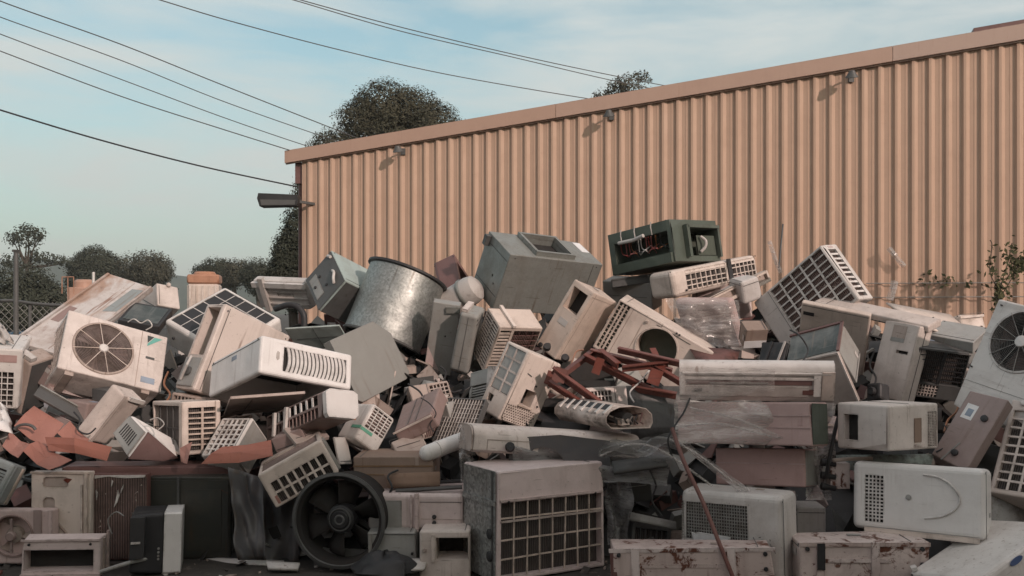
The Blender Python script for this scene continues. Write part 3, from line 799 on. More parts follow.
tree('tree', 'low wide tree right behind the tall orange-topped tank', 214, 255, 66, 36, 34, 'leafdark', 12000, .10, trunk_r=.25, gaps=.1)
tree('tree', 'low dark tree left of the shed above the slatted tub', 258, 257, 58, 52, 40, 'leafdark', 17000, .09, trunk_r=.25, gaps=.1)
tree('tree', 'small round tree between the tall tank and the slatted tub', 234, 258, 62, 26, 32, 'leafgrey', 8000, .09, trunk_r=.25, gaps=.1)

# ------------------------------------------------------------------ corrugated shed
W0 = Vector((-3.407, 14.6, 0)); W1 = Vector((6.485, 11.4, 0))
wd = (W1 - W0); WL = wd.length; wd.normalize()
wn_ = Vector((wd.y, -wd.x, 0))         # towards the yard
def ztop(s): return 4.18 + (5.18 - 4.18) * s / WL
shed = empty('shed', W0 + wd*7)
tag(shed, 'long terracotta corrugated steel shed behind the scrap pile', 'shed')
SO = W0 + wd*7
END = 17.0
b = MB(); pts = []
s = 0.0; p_ = WL / 51
prof = [(0.0, 0), (.036, 0), (.040, .003), (.056, .003), (.060, 0), (.098, 0), (.120, .031), (.150, .031), (.194, 0)]
k = 0
while s < END:
    for a, e in prof: pts.append((s + a*p_/.204, e))
    s += p_
rows = []
for a, e in pts:
    q = W0 + wd*a + wn_*e - SO
    rows.append((Vector((q.x, q.y, 0)), Vector((q.x, q.y, ztop(a) - .14))))
v = [x for r_ in rows for x in r_]
b.add(v, [(2*i, 2*i+2, 2*i+3, 2*i+1) for i in range(len(rows)-1)])
b.build('wall', M['wallpaint'], shed, fix=False)
bk = wn_ * -14
b = MB()                                # plain end wall, rear wall
b.add([W0 - SO + wn_*-.01, W0 - SO + bk, W0 - SO + bk + Vector((0, 0, 4.0)), W0 - SO + wn_*-.01 + Vector((0, 0, 4.0))], [(0, 1, 2, 3)])
b.build('wall', M['wallpaint'], shed, fix=False)
b = MB()
def roofpt(s_, dpt, dz): q = W0 + wd*s_ + wn_*dpt - SO; return Vector((q.x, q.y, ztop(s_) + dz))
b.add([roofpt(-.25, .06, -.01), roofpt(END, .06, -.01), roofpt(END, -14, -.01), roofpt(-.25, -14, -.01),
       roofpt(-.25, .06, -.05), roofpt(END, .06, -.05), roofpt(END, -14, -.05), roofpt(-.25, -14, -.05)],
      [(0, 1, 2, 3), (7, 6, 5, 4), (0, 4, 5, 1), (0, 3, 7, 4)])
b.build('roof', M['fascia'], shed)
# barge capping in three lengths with a small lip, joints visible
for sa, sb in ((-.27, 4.28), (4.285, 8.85), (8.855, 13.4), (13.405, END)):
    b = MB()
    for sx0, sx1, o0, o1, z0, z1 in ((sa, sb, .05, .085, -.17, .03), (sa, sb, -.10, .05, .012, .03), (sa, sb, .032, .05, -.19, -.17)):
        c8 = []
        for s_ in (sx0, sx1):
            for o_ in (o0, o1):
                for z_ in (z0, z1): c8.append(roofpt(s_, o_, z_))
        b.add(c8, [(0, 1, 3, 2), (4, 6, 7, 5), (0, 4, 5, 1), (2, 3, 7, 6), (0, 2, 6, 4), (1, 5, 7, 3)])
    b.build('barge_capping', M['fascia'], shed)
b = MB()                                # raised roof flashing at the far right
c8 = [roofpt(s_, o_, z_) for s_ in (9.83, END) for o_ in (-.5, -.05) for z_ in (.03, .115)]
b.add(c8, [(0, 1, 3, 2), (4, 6, 7, 5), (0, 4, 5, 1), (2, 3, 7, 6), (0, 2, 6, 4), (1, 5, 7, 3)])
b.build('ridge_flashing', M['maroon'], shed)
b = MB(); q0 = W0 + wd*-.09 + wn_*-.12 - SO   # rainwater head and downpipe at the corner
b.box(q0 + Vector((0, 0, 3.83)), (.15, .18, .34)); b.tube([q0 + Vector((0, 0, 3.7)), q0 + Vector((0, 0, .1))], .045, 8)
b.build('downpipe', M['maroon'], shed)
# small wall lights under the capping
for px_, py_, ex in ((404, 152, 'left'), (612, 117, 'middle'), (851, 79, 'right')):
    u = (px_-512)/900
    s_ = (W0.x - u*W0.y)/(u*wd.y - wd.x); P = W0 + wd*s_; z = 1.6 - (py_-310)/900*P.y
    lab = {'left': 'small dark wall lamp on shed nearest its left corner', 'middle': 'small dark wall lamp on shed beneath the thin treetop', 'right': 'small dark wall lamp high on shed above the big white grille unit'}[ex]
    r_ = empty('wall_lamp', P + wn_*.033 + Vector((0, 0, z))); tag(r_, lab, 'lamp', 'wall lamps on the shed')
    b = MB(); b.box((0, 0, 0), (.07, .03, .10)); b.build('bracket', M['darkgrey'], r_)
    b = MB(); b.tube([(0, 0, .01), wn_*.10 + Vector((0, 0, .035)), wn_*.17 + Vector((0, 0, .02))], .013, 8); b.build('arm', M['darkgrey'], r_)
    b = MB()
    Mx = Matrix.Translation(wn_*.19 + Vector((0, 0, .0))) @ Matrix.Rotation(R(18), 4, wd)
    b.lathe([(.0005, .06), (.035, .055), (.05, .02), (.085, -.03), (.08, -.035), (.0005, -.02)], 18, Mx)
    b.build('lamp_shade', M['darkgrey'], r_)

# flood light on an arm at the shed's left corner
r_ = empty('flood_light', at(280, 201, 14.3)); tag(r_, 'long grey box flood light jutting from the left corner of the shed', 'flood light')
b = MB()
b.prism([(-.31, .11), (.30, .085), (.32, .02), (.30, -.085), (-.29, -.10), (-.33, .03)], (0, .13, 0), (1, 0, 0), (0, 0, 1), (0, -1, 0), .26)
b.build('housing', M['black'], r_)
b = MB(); b.prism([(-.28, .01), (.28, .0), (.27, -.075), (-.26, -.085)], (0, -.13, 0), (1, 0, 0), (0, 0, 1), (0, -1, 0), .012); b.build('lens', M['darkgrey'], r_)
b = MB(); b.bar((.3, 0, -.01), (.5, .25, -.02), .04, .04); b.build('arm', M['darkgrey'], r_)

# neighbouring shed behind the photographer: it is what shades the foot of the pile
nb = MB(); e_ = Vector((.978, .206, 0)); n2 = Vector((.206, -.978, 0)); base_ = n2*5.12
Hn = 6.0
A_, B_ = base_ - e_*24, base_ + e_*30
c8 = [p + n2*dn + Vector((0, 0, z)) for p in (A_, B_) for dn in (0, 16) for z in (0, Hn)]
nb.add(c8, [(0, 1, 3, 2), (4, 6, 7, 5), (0, 4, 5, 1), (2, 3, 7, 6), (0, 2, 6, 4), (1, 5, 7, 3)])
nroot = empty('warehouse', base_); tag(nroot, 'plain tan warehouse across the yard behind the viewer', 'warehouse')
o = nb.build('wall', M['wallpaint'], nroot); o.location = -base_
# ------------------------------------------------------------------ power cables
def smooth(P, n=10):
    out = []
    for i in range(len(P)-1):
        p0, p1, p2, p3 = P[max(i-1, 0)], P[i], P[i+1], P[min(i+2, len(P)-1)]
        for k in range(n):
            t = k/n
            out.append(.5*((2*p1) + (p2-p0)*t + (2*p0-5*p1+4*p2-p3)*t*t + (3*p1-p0-3*p2+p3)*t**3))
    return out + [P[-1]]
def cable(label, pts, Y0, Y1, r, group='power cables in the sky', mat='darkgrey', cat='cable', name='power_cable'):
    n = len(pts)
    P = [at(x, y, Y0 + (Y1-Y0)*i/(n-1)) for i, (x, y) in enumerate(pts)]
    st_ = P[0] - P[1]; p0_ = P[0].copy()                     # on towards a pole well out of view
    for k in range(1, 8): P.insert(0, p0_ + st_*k + Vector((0, 0, .02*k*k)))
    b = MB(); o0 = P[0].copy(); b.tube([p - o0 for p in smooth(P)], r, 5)
    return tag(b.build(name, M[mat], loc=o0), label, cat, group)
cable('topmost of the four thin cables crossing the sky at upper left', [(-60, -26), (0, 1), (120, 44), (225, 86), (365, 141), (430, 165)], 13, 19, .010)
cable('second cable down of the four thin ones at upper left', [(-60, -8), (0, 17), (120, 60), (225, 102), (345, 144), (420, 168)], 13, 19, .0085)
cable('third cable down of the four thin ones at upper left', [(-60, 10), (0, 34), (120, 79), (225, 118), (310, 147), (380, 168)], 13, 19, .0085)
cable('lowest of the four thin cables, reaching the tip of the shed roof', [(-60, 28), (0, 51), (120, 96), (225, 130), (292, 151), (330, 163)], 13, 15, .0085)
cable('thick black cable running to the shed corner below the roof tip', [(-60, 91), (0, 110), (100, 140), (200, 166), (298, 187)], 11, 14.6, .0125, mat='black')
cable('lone thin cable from top left down to the middle of the shed roof', [(100, -18), (160, 0), (230, 21), (340, 50), (450, 75), (590, 99), (660, 108)], 12, 19, .009)
cable('upper of the close pair of cables above the thin treetop', [(240, -17), (297, -1), (400, 27), (512, 54), (615, 76), (690, 90), (760, 100)], 13, 19, .0085)
cable('lower of the close pair of cables above the thin treetop', [(240, -15), (297, 1), (400, 31), (512, 57), (610, 80), (680, 94), (760, 108)], 13.5, 19.5, .0085)

# ------------------------------------------------------------------ fence and yard things at the far left
fn = empty('wire_fence', at(30, 335, 13)); tag(fn, 'sagging grey chain-link fence with pipe rail at left edge', 'fence')
fo = fn.location.copy()
b = MB()
for x0, x1, y0, y1 in ((-60, 16, 300, 300.5), (16, 52, 301, 305), (52, 130, 305, 306)): b.tube([at(x0, y0, 13)-fo, at((x0+x1)/2, (y0+y1)/2+.6, 13)-fo, at(x1, y1, 13)-fo], .022, 8)
b.build('rail', M['darkgrey'], fn)
for x_ in (30, 52, 110):
    b = MB(); b.tube([at(x_, 303, 13.03)-fo, Vector((at(x_, 303, 13.03).x, 13.03, 0))-fo], .024, 8); b.build('post', M['darkgrey'], fn)
b = MB()
xa, xb = at(-60, 300, 13).x, at(130, 300, 13).x; zt = at(0, 302, 13).z
k = xa - 1.8
while k < xb:
    for sgn in (1, -1):
        p0, p1 = (k, 0.0), (k + zt, zt)
        if sgn < 0: p0, p1 = (k + zt, 0.0), (k, zt)
        a0 = max(xa, min(p0[0], p1[0])); a1 = min(xb, max(p0[0], p1[0]))
        if a1 > a0:
            f_ = lambda x: (x-p0[0])/(p1[0]-p0[0])*zt
            b.bar(Vector((a0, 13.02, f_(a0)))-fo, Vector((a1, 13.02, f_(a1)))-fo, .0055, .0055, (0, 1, 0))
    k += .11
b.build('wire_mesh', M['grey'], fn)
r_ = empty('utility_pole', at(16, 560, 11.8) * 1); r_.location.z = 0
tag(r_, 'slim grey pole standing taller than the fence at left', 'pole')
b = MB(); b.tube([(0, 0, 0), (0, 0, at(16, 252, 11.8).z)], [.036, .03], 10); b.build('shaft', M['darkgrey'], r_)
b = MB(); b.box((0, 0, at(16, 252, 11.8).z + .015), (.07, .07, .03)); b.build('cap', M['darkgrey'], r_)
M['bluepaint'] = paint('blue_container_paint', (.05, .13, .22), grime=.3)
r_ = empty('skip_bin', at(0, 330, 19)); r_.location.z = 0
tag(r_, 'blue skip bin with a white sign seen through the wire fence', 'skip bin')
b = MB(); b.prism([(-1.3, 1.15), (.42, 1.15), (.35, .1), (-1.25, .1)], (0, .8, 0), (1, 0, 0), (0, 0, 1), (0, -1, 0), 1.6); b.build('bin', M['bluepaint'], r_)
b = MB(); b.box((-.5, 0, 1.12), (1.95, 1.7, .06)); b.build('rim', M['bluepaint'], r_)
b = MB(); b.box((.0, -.82, 1.42), (.5, .02, .4)); b.build('sign', M['white'], r_)

def square_tank(label, x0, x1, y0, Y, hb, cols, cat='tank'):
    a, c = at(x0, y0, Y), at(x1, y0, Y); w = (c.x-a.x); top = a.z
    r_ = empty('water_tank', ((a.x+c.x)/2, Y + w/2, 0)); r_.rotation_euler = (0, 0, R(12)); w *= .86
    tag(r_, label, cat)
    zb = top - hb
    b = MB(); b.box((0, 0, zb/2), (w, w, zb))
    b.build('body', M[cols[0]], r_).modifiers.new('bevel', 'BEVEL').width = .05
    b = MB(); b.box((0, 0, zb + hb*.38), (w*1.01, w*1.01, hb*.74)); b.lathe([(w*.36, zb + hb*.74), (w*.36, zb+hb*.95), (w*.30, top), (.001, top)], 24)
    b.build('lid', M[cols[1]], r_).modifiers.new('bevel', 'BEVEL').width = .04
    for i in range(5):
        b = MB(); b.box((-w/2 + w*(i+.5)/5, -w/2-.012, zb/2), (.05, .02, zb*.96)); b.build('corner_rib', M[cols[0]], r_)
    return r_
square_tank('tall square cream tank with an orange rusty top on the skyline', 181, 216.5, 271, 24, .34, ('ivory', 'orange'))
square_tank('orange tank with a thin railing behind the stained panels', 62, 92, 279, 22, .8, ('orange', 'orange'))
b = MB(); o0 = at(62, 279, 21.6)
for dx in (0, .14, .28): b.tube([(dx, 0, -.35), (dx, 0, .05)], .012, 5)
b.tube([(0, 0, .05), (.28, 0, .05)], .012, 5)
tag(b.build('railing', M['orange'], loc=o0), 'small rusty hand railing at the left of the orange tank', 'railing')

# ------------------------------------------------------------------ evening air
hm = bpy.data.materials.new('haze_air'); hm.use_nodes = True
hn, hl_ = hm.node_tree.nodes, hm.node_tree.links
hn.remove(hn['Principled BSDF'])
pv = hn.new('ShaderNodeVolumePrincipled'); pv.inputs['Color'].default_value = (.86, .89, .89, 1)
pv.inputs['Density'].default_value = .0007; pv.inputs['Anisotropy'].default_value = .1
hl_.new(pv.outputs[0], hn['Material Output'].inputs['Volume'])
b = MB(); b.box((0, 1100, 21), (3010, 2820, 44))
tag(b.build('haze', hm), kind='stuff')

# ================================================================== THE PILE
OU, WA = 'outdoor unit', 'air conditioner'
# ---- back row, top of the pile
unit('duct_box', 'plenum_box', 'metal box', 'big dull grey sheet-metal box with a raised square collar on top of the pile', 'ductgrey', [
    ('grid', 'T', (.31, .14, .67, .86), 1, 1, dict(depth=.05)),
    ('rib', 'T', (.295, .12), (.295, .88), dict(w=.028, h=.04, name='collar')), ('rib', 'T', (.685, .12), (.685, .88), dict(w=.028, h=.04, name='collar')),
    ('rib', 'T', (.28, .105), (.70, .105), dict(w=.028, h=.042, name='collar')), ('rib', 'T', (.28, .895), (.70, .895), dict(w=.028, h=.042, name='collar')),
    ('hole', 'L', (.62, .46), .012), ('hole', 'L', (.74, .36), .012),
    ('seam', 'L', (0.04, .22), (.96, .22), dict(w=.006)), ('seam', 'L', (.04, .86), (.96, .86), dict(w=.006)),
    ('rib', 'L', (.12, .97), (.12, .80), dict(w=.05, h=.05, name='hinge', m='darkgrey')),
    ('plate', 'T', (.9, .5, .985, .92), 'paper', dict(t=.002, name='label'))], r=.006)
unit('green_box', 'control_box', 'metal box', 'dark green steel box with open sides and torn red wiring on top of the pile', 'greenmetal', [
    ('open', 'F', (.09, .20, .93, .74), dict(depth=.22)), ('open', 'R', (.30, .14, .93, .78), dict(depth=.22)),
    ('rib', 'F', (.04, .11), (.97, .11), dict(w=.09, h=.03, name='ledge')),
    ('rib', 'R', (.26, .10), (.26, .84), dict(w=.04, h=.05, name='flange')), ('rib', 'R', (.95, .10), (.95, .84), dict(w=.03, h=.04, name='flange')),
    ('rib', 'R', (.25, .82), (.96, .82), dict(w=.03, h=.05, name='flange')),
    ('plate', 'R', (.5, .15, .9, .62), 'greeninside', dict(t=.004, name='baffle')),
    ('tube', 'R', [(.52, .22, .02), (.57, .32, .05), (.58, .46, .06), (.54, .58, .03)], dict(r=.014, m='greywhite', name='hose')),
    ('tube', 'F', [(.2, .72, .03), (.45, .70, .04), (.62, .74, .05)], dict(r=.018, m='greywhite', name='lamp_tube'))] + [
    ('tube', 'F', [(x, .70, .0), (x - .05, .55 - .2*y, -.05), (x + .06, .40, .0), (x + .12*y, .3 + .25*y, -.08)], dict(r=.005, m=('redwire', 'redwire', 'copper', 'black', 'white')[i % 5], name='wire'))
    for i, (x, y) in enumerate([(.2, .3), (.28, .8), (.36, .1), (.44, .6), (.52, .2), (.6, .9), (.68, .4), (.75, .7), (.82, .2), (.48, .9), (.33, .5), (.64, .1)])] + [
    ('tube', 'F', [(x, .72, .02), (x+.005, .9, .03), (x+.01, 1.02, .02)], dict(r=.006, m='greywhite', name='stud')) for x in (.24, .46, .72)], r=.006, inside='greeninside')
unit('teal_box', 'metal_box', 'metal box', 'pale teal and dark grey metal box leaning beside the galvanised drum', 'teal', [
    ('plate', 'F', (.02, .02, .98, .98), 'darkgrey', dict(t=.004, name='end_plate')),
    ('plate', 'U', (.03, .03, .97, .97), 'darkgrey', dict(t=.004, name='base_plate')),
    ('tube', 'F', [(.80, .52, .006), (.84, .40, .02), (.78, .26, .03), (.70, .2, .01)], dict(r=.013, m='white', name='hose')),
    ('tube', 'F', [(.86, .93, .01), (.93, .82, .02)], dict(r=.015, m='white', name='hose')),
    ('plate', 'F', (.1, .25, .35, .85), 'grey', dict(t=.008, name='panel')),
    ('knob', 'F', (.42, .70), .014, dict(h=.014)), ('knob', 'F', (.5, .36), .014, dict(h=.014)), ('knob', 'F', (.2, .55), .014, dict(h=.02)), ('seam', 'F', (.05, .45), (.95, .45))], r=.008)
unit('maroon_box', 'steel_cabinet', 'cabinet', 'dark maroon steel box behind the right shoulder of the galvanised drum', 'maroon', [('open', 'R', (.12, .1, .9, .85), dict(depth=.15))], r=.006)
unit('white_tub', 'plastic_tub', 'tub', 'dirty white ribbed plastic tub left of the teal box', 'greywhite', [
    ('rib', 'F', (.0, .88), (1, .88), dict(w=.05, h=.03, name='rim')), ('rib', 'F', (.2, -.05), (.2, 1.12), dict(w=.05, h=.04, name='upright')),
    ('rib', 'F', (.24, .65), (.98, .65), dict(w=.012, h=.012)), ('rib', 'F', (.24, .42), (.98, .42), dict(w=.012, h=.012)), ('rib', 'F', (.24, .2), (.98, .2), dict(w=.012, h=.012)),
    ('grid', 'F', (.42, .46, .72, .58), 14, 1, dict(depth=.004, bar=.007))], r=.02)
unit('round_grid_unit', 'window_air_conditioner', WA, 'rounded cream air conditioner with two gridded coil bays beneath the green box', 'ivory', [
    ('grid', 'F', (.14, .14, .60, .90), 8, 4, dict(bar=.010, coil='coil', first=.82)),
    ('grid', 'F', (.68, .14, .97, .90), 6, 3, dict(bar=.010, coil='coil')),
    ('rib', 'F', (.645, -.02), (.645, 1.02), dict(w=.05, h=.012, m='black', name='strap')), ('knob', 'F', (.12, .18), .008)], r=.05, seg=4)
unit('beige_channel', 'trim_channel', 'channel', 'long beige sheet-metal channel slanting up towards the big white grille unit', 'ivory', [
    ('open', 'F', (.06, .3, .97, .8), dict(depth=.03)), ('plate', 'T', (.3, .1, .7, .9), 'greywhite', dict(t=.01, name='foil'))], r=.004, inside='tan')
unit('big_grid_unit', OU.replace(' ', '_'), OU, 'big white outdoor unit standing on its corner with a coarse grille against the shed', 'white', [
    ('grid', 'F', (.24, .05, .965, .955), 5, 9, dict(bar=.017, barv=.011, coil='coilbrown', depth=.035)),
    ('grid', 'R', (.2, .06, .72, .9), 1, 10, dict(barv=.018, coil='coilbrown', depth=.03)),
    ('plate', 'R', (.3, .925, .62, .955), 'pink', dict(t=.002, name='label')), ('seam', 'F', (.215, .02), (.215, .98), dict(w=.003))], r=.014)
unit('long_slab', 'metal_slab', 'panel', 'long pale narrow slab lying across the top of the right-hand cabinets', 'cream', [('seam', 'F', (.01, .2), (.99, .2), dict(w=.006))] +
     [('knob', 'F', (u, .2), .006, dict(h=.004, name='screw')) for u in (.15, .4, .6, .85)], r=.012)
unit('white_block', 'plastic_cover', 'cover', 'small cream cover wedged left of the big round-fan unit', 'ivory', [('rib', 'F', (.05, .85), (.95, .85), dict(w=.02, h=.01)), ('hole', 'F', (.8, .3), .012)], r=.03, seg=3)
unit('hood', 'metal_hood', 'hood', 'grey gable-shaped hood left of the big round-fan unit', 'grey', [('seam', 'F', (.02, .25), (.98, .2), dict(w=.004))], r=.006)
unit('cream_cube', 'plastic_cover', 'cover', 'plain cream boxy cover on the skyline left of the tall square tank', 'cream', [('seam', 'F', (.1, .1), (.1, .9)), ('seam', 'L', (.15, .95), (.85, .1), dict(w=.006)), ('knob', 'F', (.5, .97), .02, dict(h=.02, m='cream'))], r=.012)
unit('dirty_panel', 'metal_sheet', 'panel', 'long stained beige sheet panel with sooty smears sloping at upper left', 'dirtypanel', [
    ('seam', 'F', (.62, .02), (.62, .98), dict(w=.004, m='tan')), ('rib', 'F', (.97, .02), (.97, .98), dict(w=.02, h=.02)),
    ('rib', 'F', (.03, .02), (.03, .98), dict(w=.02, h=.02)),  ('plate', 'F', (.1, .3, .26, .5), 'brownpink', dict(t=.0015, name='patch')), ('plate', 'F', (.68, .55, .93, .93), 'bluegrey', dict(t=.0015, name='faded_patch', outline=[(.68, .55), (.93, .6), (.93, .93), (.7, .9)]))], r=.006)
unit('glass_panel', 'framed_glass', 'panel', 'dark framed panel of dusty teal glass behind the round-fan unit at left', 'black', [('plate', 'F', (.08, .1, .92, .9), 'glass', dict(t=.004, name='pane'))], r=.006)
unit('black_grid_unit', 'window_air_conditioner', WA, 'white air conditioner lying on its back with a black tiled face', 'white', [
    ('grid', 'F', (.06, .06, .945, .945), 5, 5, dict(bar=.007, coil='black', depth=.012)), ('knob', 'L', (.5, .86), .012, dict(name='screw'))], r=.03, seg=3)
unit('open_unit', 'window_air_conditioner', WA, 'gutted cream air conditioner tilted on end with its narrow side open', 'cream', [
    ('open', 'F', (.14, .40, .84, .96), dict(depth=.35)), ('plate', 'F', (.1, .04, .9, .36), 'grey', dict(t=.012, name='tray')), ('knob', 'F', (.5, .2), .035, dict(h=.03, m='darkgrey')),
    ('tube', 'F', [(.3, .1, .02), (.6, .25, .06), (.45, .36, .03)], dict(r=.01, m='greywhite')),
    ('rib', 'F', (.3, .1), (.3, .34), dict(w=.02, h=.02, m='darkgrey'))], r=.018, inside='tan')
unit('arch_unit', 'window_air_conditioner', WA, 'clean white air conditioner with a row of curved upright slots', 'clean', [
    ('grid', 'F', (.24, .16, .93, .80), 16, 1, dict(bar=.021, bow=.018, depth=.03, bd=.012)),
    ('plate', 'F', (.165, .42, .195, .66), 'greywhite', dict(t=.004, name='handle', outline=[(.175, .42), (.195, .45), (.195, .63), (.175, .66), (.165, .60), (.165, .48)])),
    ('open', 'U', (.05, .05, .95, .95), dict(depth=.2))], r=.02, seg=3)
# ---- left
unit('fan_unit', 'outdoor_unit', OU, 'cream outdoor unit with one round spoked fan guard and a teal triangle badge', 'cream', [
    ('fan', 'F', (.385, .5), .205, dict(rings=17, spokes=8, hub=.034, blades=3, wire=.0026, rim='tan', bm='bladegrey', gm='bladegrey', hm='white', sm='ivory')),
    ('seam', 'F', (.735, .01), (.735, .99), dict(w=.004, m='tan')),
    ('plate', 'F', (.79, .7, .93, .92), 'logodark', dict(t=.0015, name='badge', outline=[(.79, .93), (.86, .93), (.80, .80)])),
    ('plate', 'F', (.79, .7, .93, .92), 'logoteal', dict(t=.0015, name='badge', outline=[(.865, .925), (.945, .925), (.80, .74), (.80, .785)])),
    ('plate', 'F', (.80, .52, .89, .56), 'darkgrey', dict(t=.002, name='nameplate')), ('plate', 'F', (.78, .1, .92, .2), 'bluelabel', dict(t=.0015, name='sticker')),
    ('rib', 'U', (.12, .05), (.12, .95), dict(w=.06, h=.03, m='tan', name='foot')), ('rib', 'U', (.85, .05), (.85, .95), dict(w=.06, h=.03, m='tan', name='foot')),
    ('grid', 'L', (.08, .06, .92, .92), 8, 12, dict(bar=.005, coil='coil', depth=.02))], r=.01)
unit('slot_base', 'outdoor_unit', OU, 'pinkish overturned unit with slots in its base under the round-fan unit', 'brownpink', [
    ('open', 'F', (.2, .55, .3, .85), dict(depth=.06)), ('open', 'F', (.45, .45, .6, .6), dict(depth=.06)), ('rib', 'F', (.02, .18), (.98, .18), dict(w=.02, h=.015, m='pink')), ('rib', 'F', (.02, .92), (.98, .92), dict(w=.02, h=.012, m='pink'))], r=.008)
unit('loose_strip', 'metal_strip', 'panel', 'loose dark grey metal strip slanting below the round-fan unit', 'darkgrey', [('rib', 'F', (.0, .94), (1, .94), dict(w=.012, h=.012, m='grey'))], r=.004)
unit('tan_slab', 'window_air_conditioner', WA, 'narrow tan slab-sided air conditioner leaning left of the round-fan unit', 'tan', [
    ('rib', 'T', (.1, .15), (.9, .15), dict(w=.05, h=.03, m='greywhite', name='bracket')), ('seam', 'F', (.12, .02), (.12, .98)), ('plate', 'R', (.05, .04, .95, .96), 'darkgrey', dict(t=.004, name='side_plate'))], r=.02, seg=3)
unit('edge_unit', 'window_air_conditioner', WA, 'white air conditioner with a faded red label cut by the left edge', 'white', [
    ('grid', 'F', (.04, .05, .9, .62), 12, 6, dict(bar=.006, coil='coil')), ('plate', 'F', (.7, .78, .93, .9), 'pinkcard', dict(t=.002, name='label'))], r=.014)
unit('grey_slot_unit', 'air_cleaner', WA, 'blue-grey plastic unit with yellowed slots at the left edge', 'bluegrey', [
    ('grid', 'F', (.45, .30, .92, .8), 1, 7, dict(barv=.014, depth=.02)), ('rib', 'R', (.2, .05), (.2, .95), dict(w=.02, h=.01)), ('rib', 'R', (.7, .05), (.7, .95), dict(w=.02, h=.01, m='ivory')), ('plate', 'F', (.06, .1, .35, .9), 'grey', dict(t=.004))], r=.02, seg=3)
unit('two_column_unit', 'window_air_conditioner', WA, 'upright cream unit with two columns of wide slots left of the lattice box', 'ivory', [
    ('grid', 'F', (.16, .08, .86, .88), 2, 8, dict(bar=.016, barv=.011, coil='coil')), ('grid', 'L', (.06, .06, .9, .92), 4, 2, dict(bar=.004, coil='coil', gm='darkgrey'))], r=.01)
unit('lattice_box', 'coil_guard', 'guard', 'tilted white lattice guard box behind the bent salmon strip', 'white', [
    ('grid', 'F', (.05, .05, .86, .95), 5, 7, dict(bar=.011, coil='coilbrown', depth=.05)), ('seam', 'F', (.92, .03), (.92, .97), dict(w=.006, m='grey')),
    ('plate', 'R', (.05, .05, .95, .95), 'grey', dict(t=.003, name='side_plate'))], r=.01)
# keep slots clear of the end cap plane
unit('strip_unit', 'split_indoor_unit', WA, 'long pale indoor unit with a dark slit leaning behind the salmon sheets', 'cream', [
    ('seam', 'F', (.2, .02), (.2, .98), dict(w=.006)), ('rib', 'F', (.08, .01), (.08, .99), dict(w=.03, h=.012)), ('plate', 'F', (.13, .18, .19, .42), 'black', dict(t=.004, name='slot')), ('plate', 'F', (.3, .93, 1.0, 1.0), 'white', dict(t=.02, name='end_cap'))], r=.02, seg=3)
unit('tilted_grid_unit', 'window_air_conditioner', WA, 'tipped cream air conditioner with two rows of openings beside the black fan ring', 'ivory', [
    ('grid', 'F', (.10, .06, .93, .66), 7, 2, dict(bar=.014, coil='coil')), ('grid', 'T', (.06, .1, .94, .75), 1, 8, dict(barv=.008, depth=.02, gm='brownpink')),
    ('plate', 'F', (.06, .08, .10, .3), 'salmon', dict(t=.002, name='rust_patch')), ('rib', 'R', (.1, .05), (.1, .95), dict(w=.02, h=.02, m='grey')), ('rib', 'R', (.35, .05), (.35, .95), dict(w=.012, h=.012, m='grey')),
    ('grid', 'R', (.45, .1, .95, .9), 5, 1, dict(bar=.008, depth=.03))], r=.012)
unit('finned_unit', 'split_indoor_unit', WA, 'opened indoor unit with white fins and a bright white end cap', 'brownpink', [
    ('grid', 'F', (.03, .55, .90, .93), 9, 1, dict(bar=.016, depth=.05, gm='white')), ('grid', 'F', (.03, .06, .90, .46), 14, 1, dict(bar=.005, coil='coilbrown', depth=.05)),
    ('plate', 'R', (-.04, -.04, 1.04, 1.04), 'clean', dict(t=.04, name='end_cap', outline=[(.02, -.04), (.9, -.04), (1.04, .12), (1.04, .92), (.9, 1.04), (.1, 1.04), (-.04, .9), (-.04, .1)])),
    ('rib', 'F', (.36, .03), (.40, .97), dict(w=.025, h=.02, m='white', name='clip')), ('rib', 'F', (.16, .03), (.19, .95), dict(w=.02, h=.02, m='white', name='clip'))], r=.012)
unit('tan_sheet', 'metal_sheet', 'panel', 'flat tan sheet jutting out beneath the white unit with curved slots', 'tan', [('seam', 'F', (.1, .2), (.9, .25), dict(w=.004)), ('seam', 'F', (.25, .05), (.3, .9), dict(w=.004))], r=.003)
unit('green_label_unit', 'window_air_conditioner', WA, 'small white unit with lattice face and a green label stripe', 'white', [
    ('grid', 'F', (.08, .40, .94, .95), 4, 7, dict(bar=.007, coil='coilbrown')), ('plate', 'F', (.01, .28, .5, .36), 'greenlabel', dict(t=.002, name='label')),
    ('plate', 'L', (.5, .30, .99, .38), 'greenlabel', dict(t=.002, name='label'))], r=.02, seg=3)
unit('white_flap', 'metal_sheet', 'panel', 'small white flap of sheet metal left of the brown carton', 'white', [('seam', 'F', (.1, .1), (.9, .1))], r=.003)
unit('brown_carton', 'cardboard_box', 'box', 'flattened brown cardboard box above the knobbed unit', 'cardboard', [
    ('rib', 'F', (.0, .74), (1, .74), dict(w=.01, h=.003, m='wood', name='crease')), ('plate', 'F', (.78, .76, .82, .99), 'tan', dict(t=.002, name='tape')), ('rib', 'F', (.0, .5), (1, .48), dict(w=.008, h=.003, m='wood', name='crease'))], r=.006)
unit('beige_box', 'metal_box', 'metal box', 'dull beige box lying in shade below the octagonal panel', 'brownpink', [('seam', 'T', (.4, .02), (.4, .98)), ('seam', 'T', (.6, .02), (.6, .98), dict(w=.003)), ('rib', 'F', (.02, .9), (.98, .9), dict(w=.012, h=.008, m='ivory'))], r=.012)  # darker enamel stands in for the shade over this box
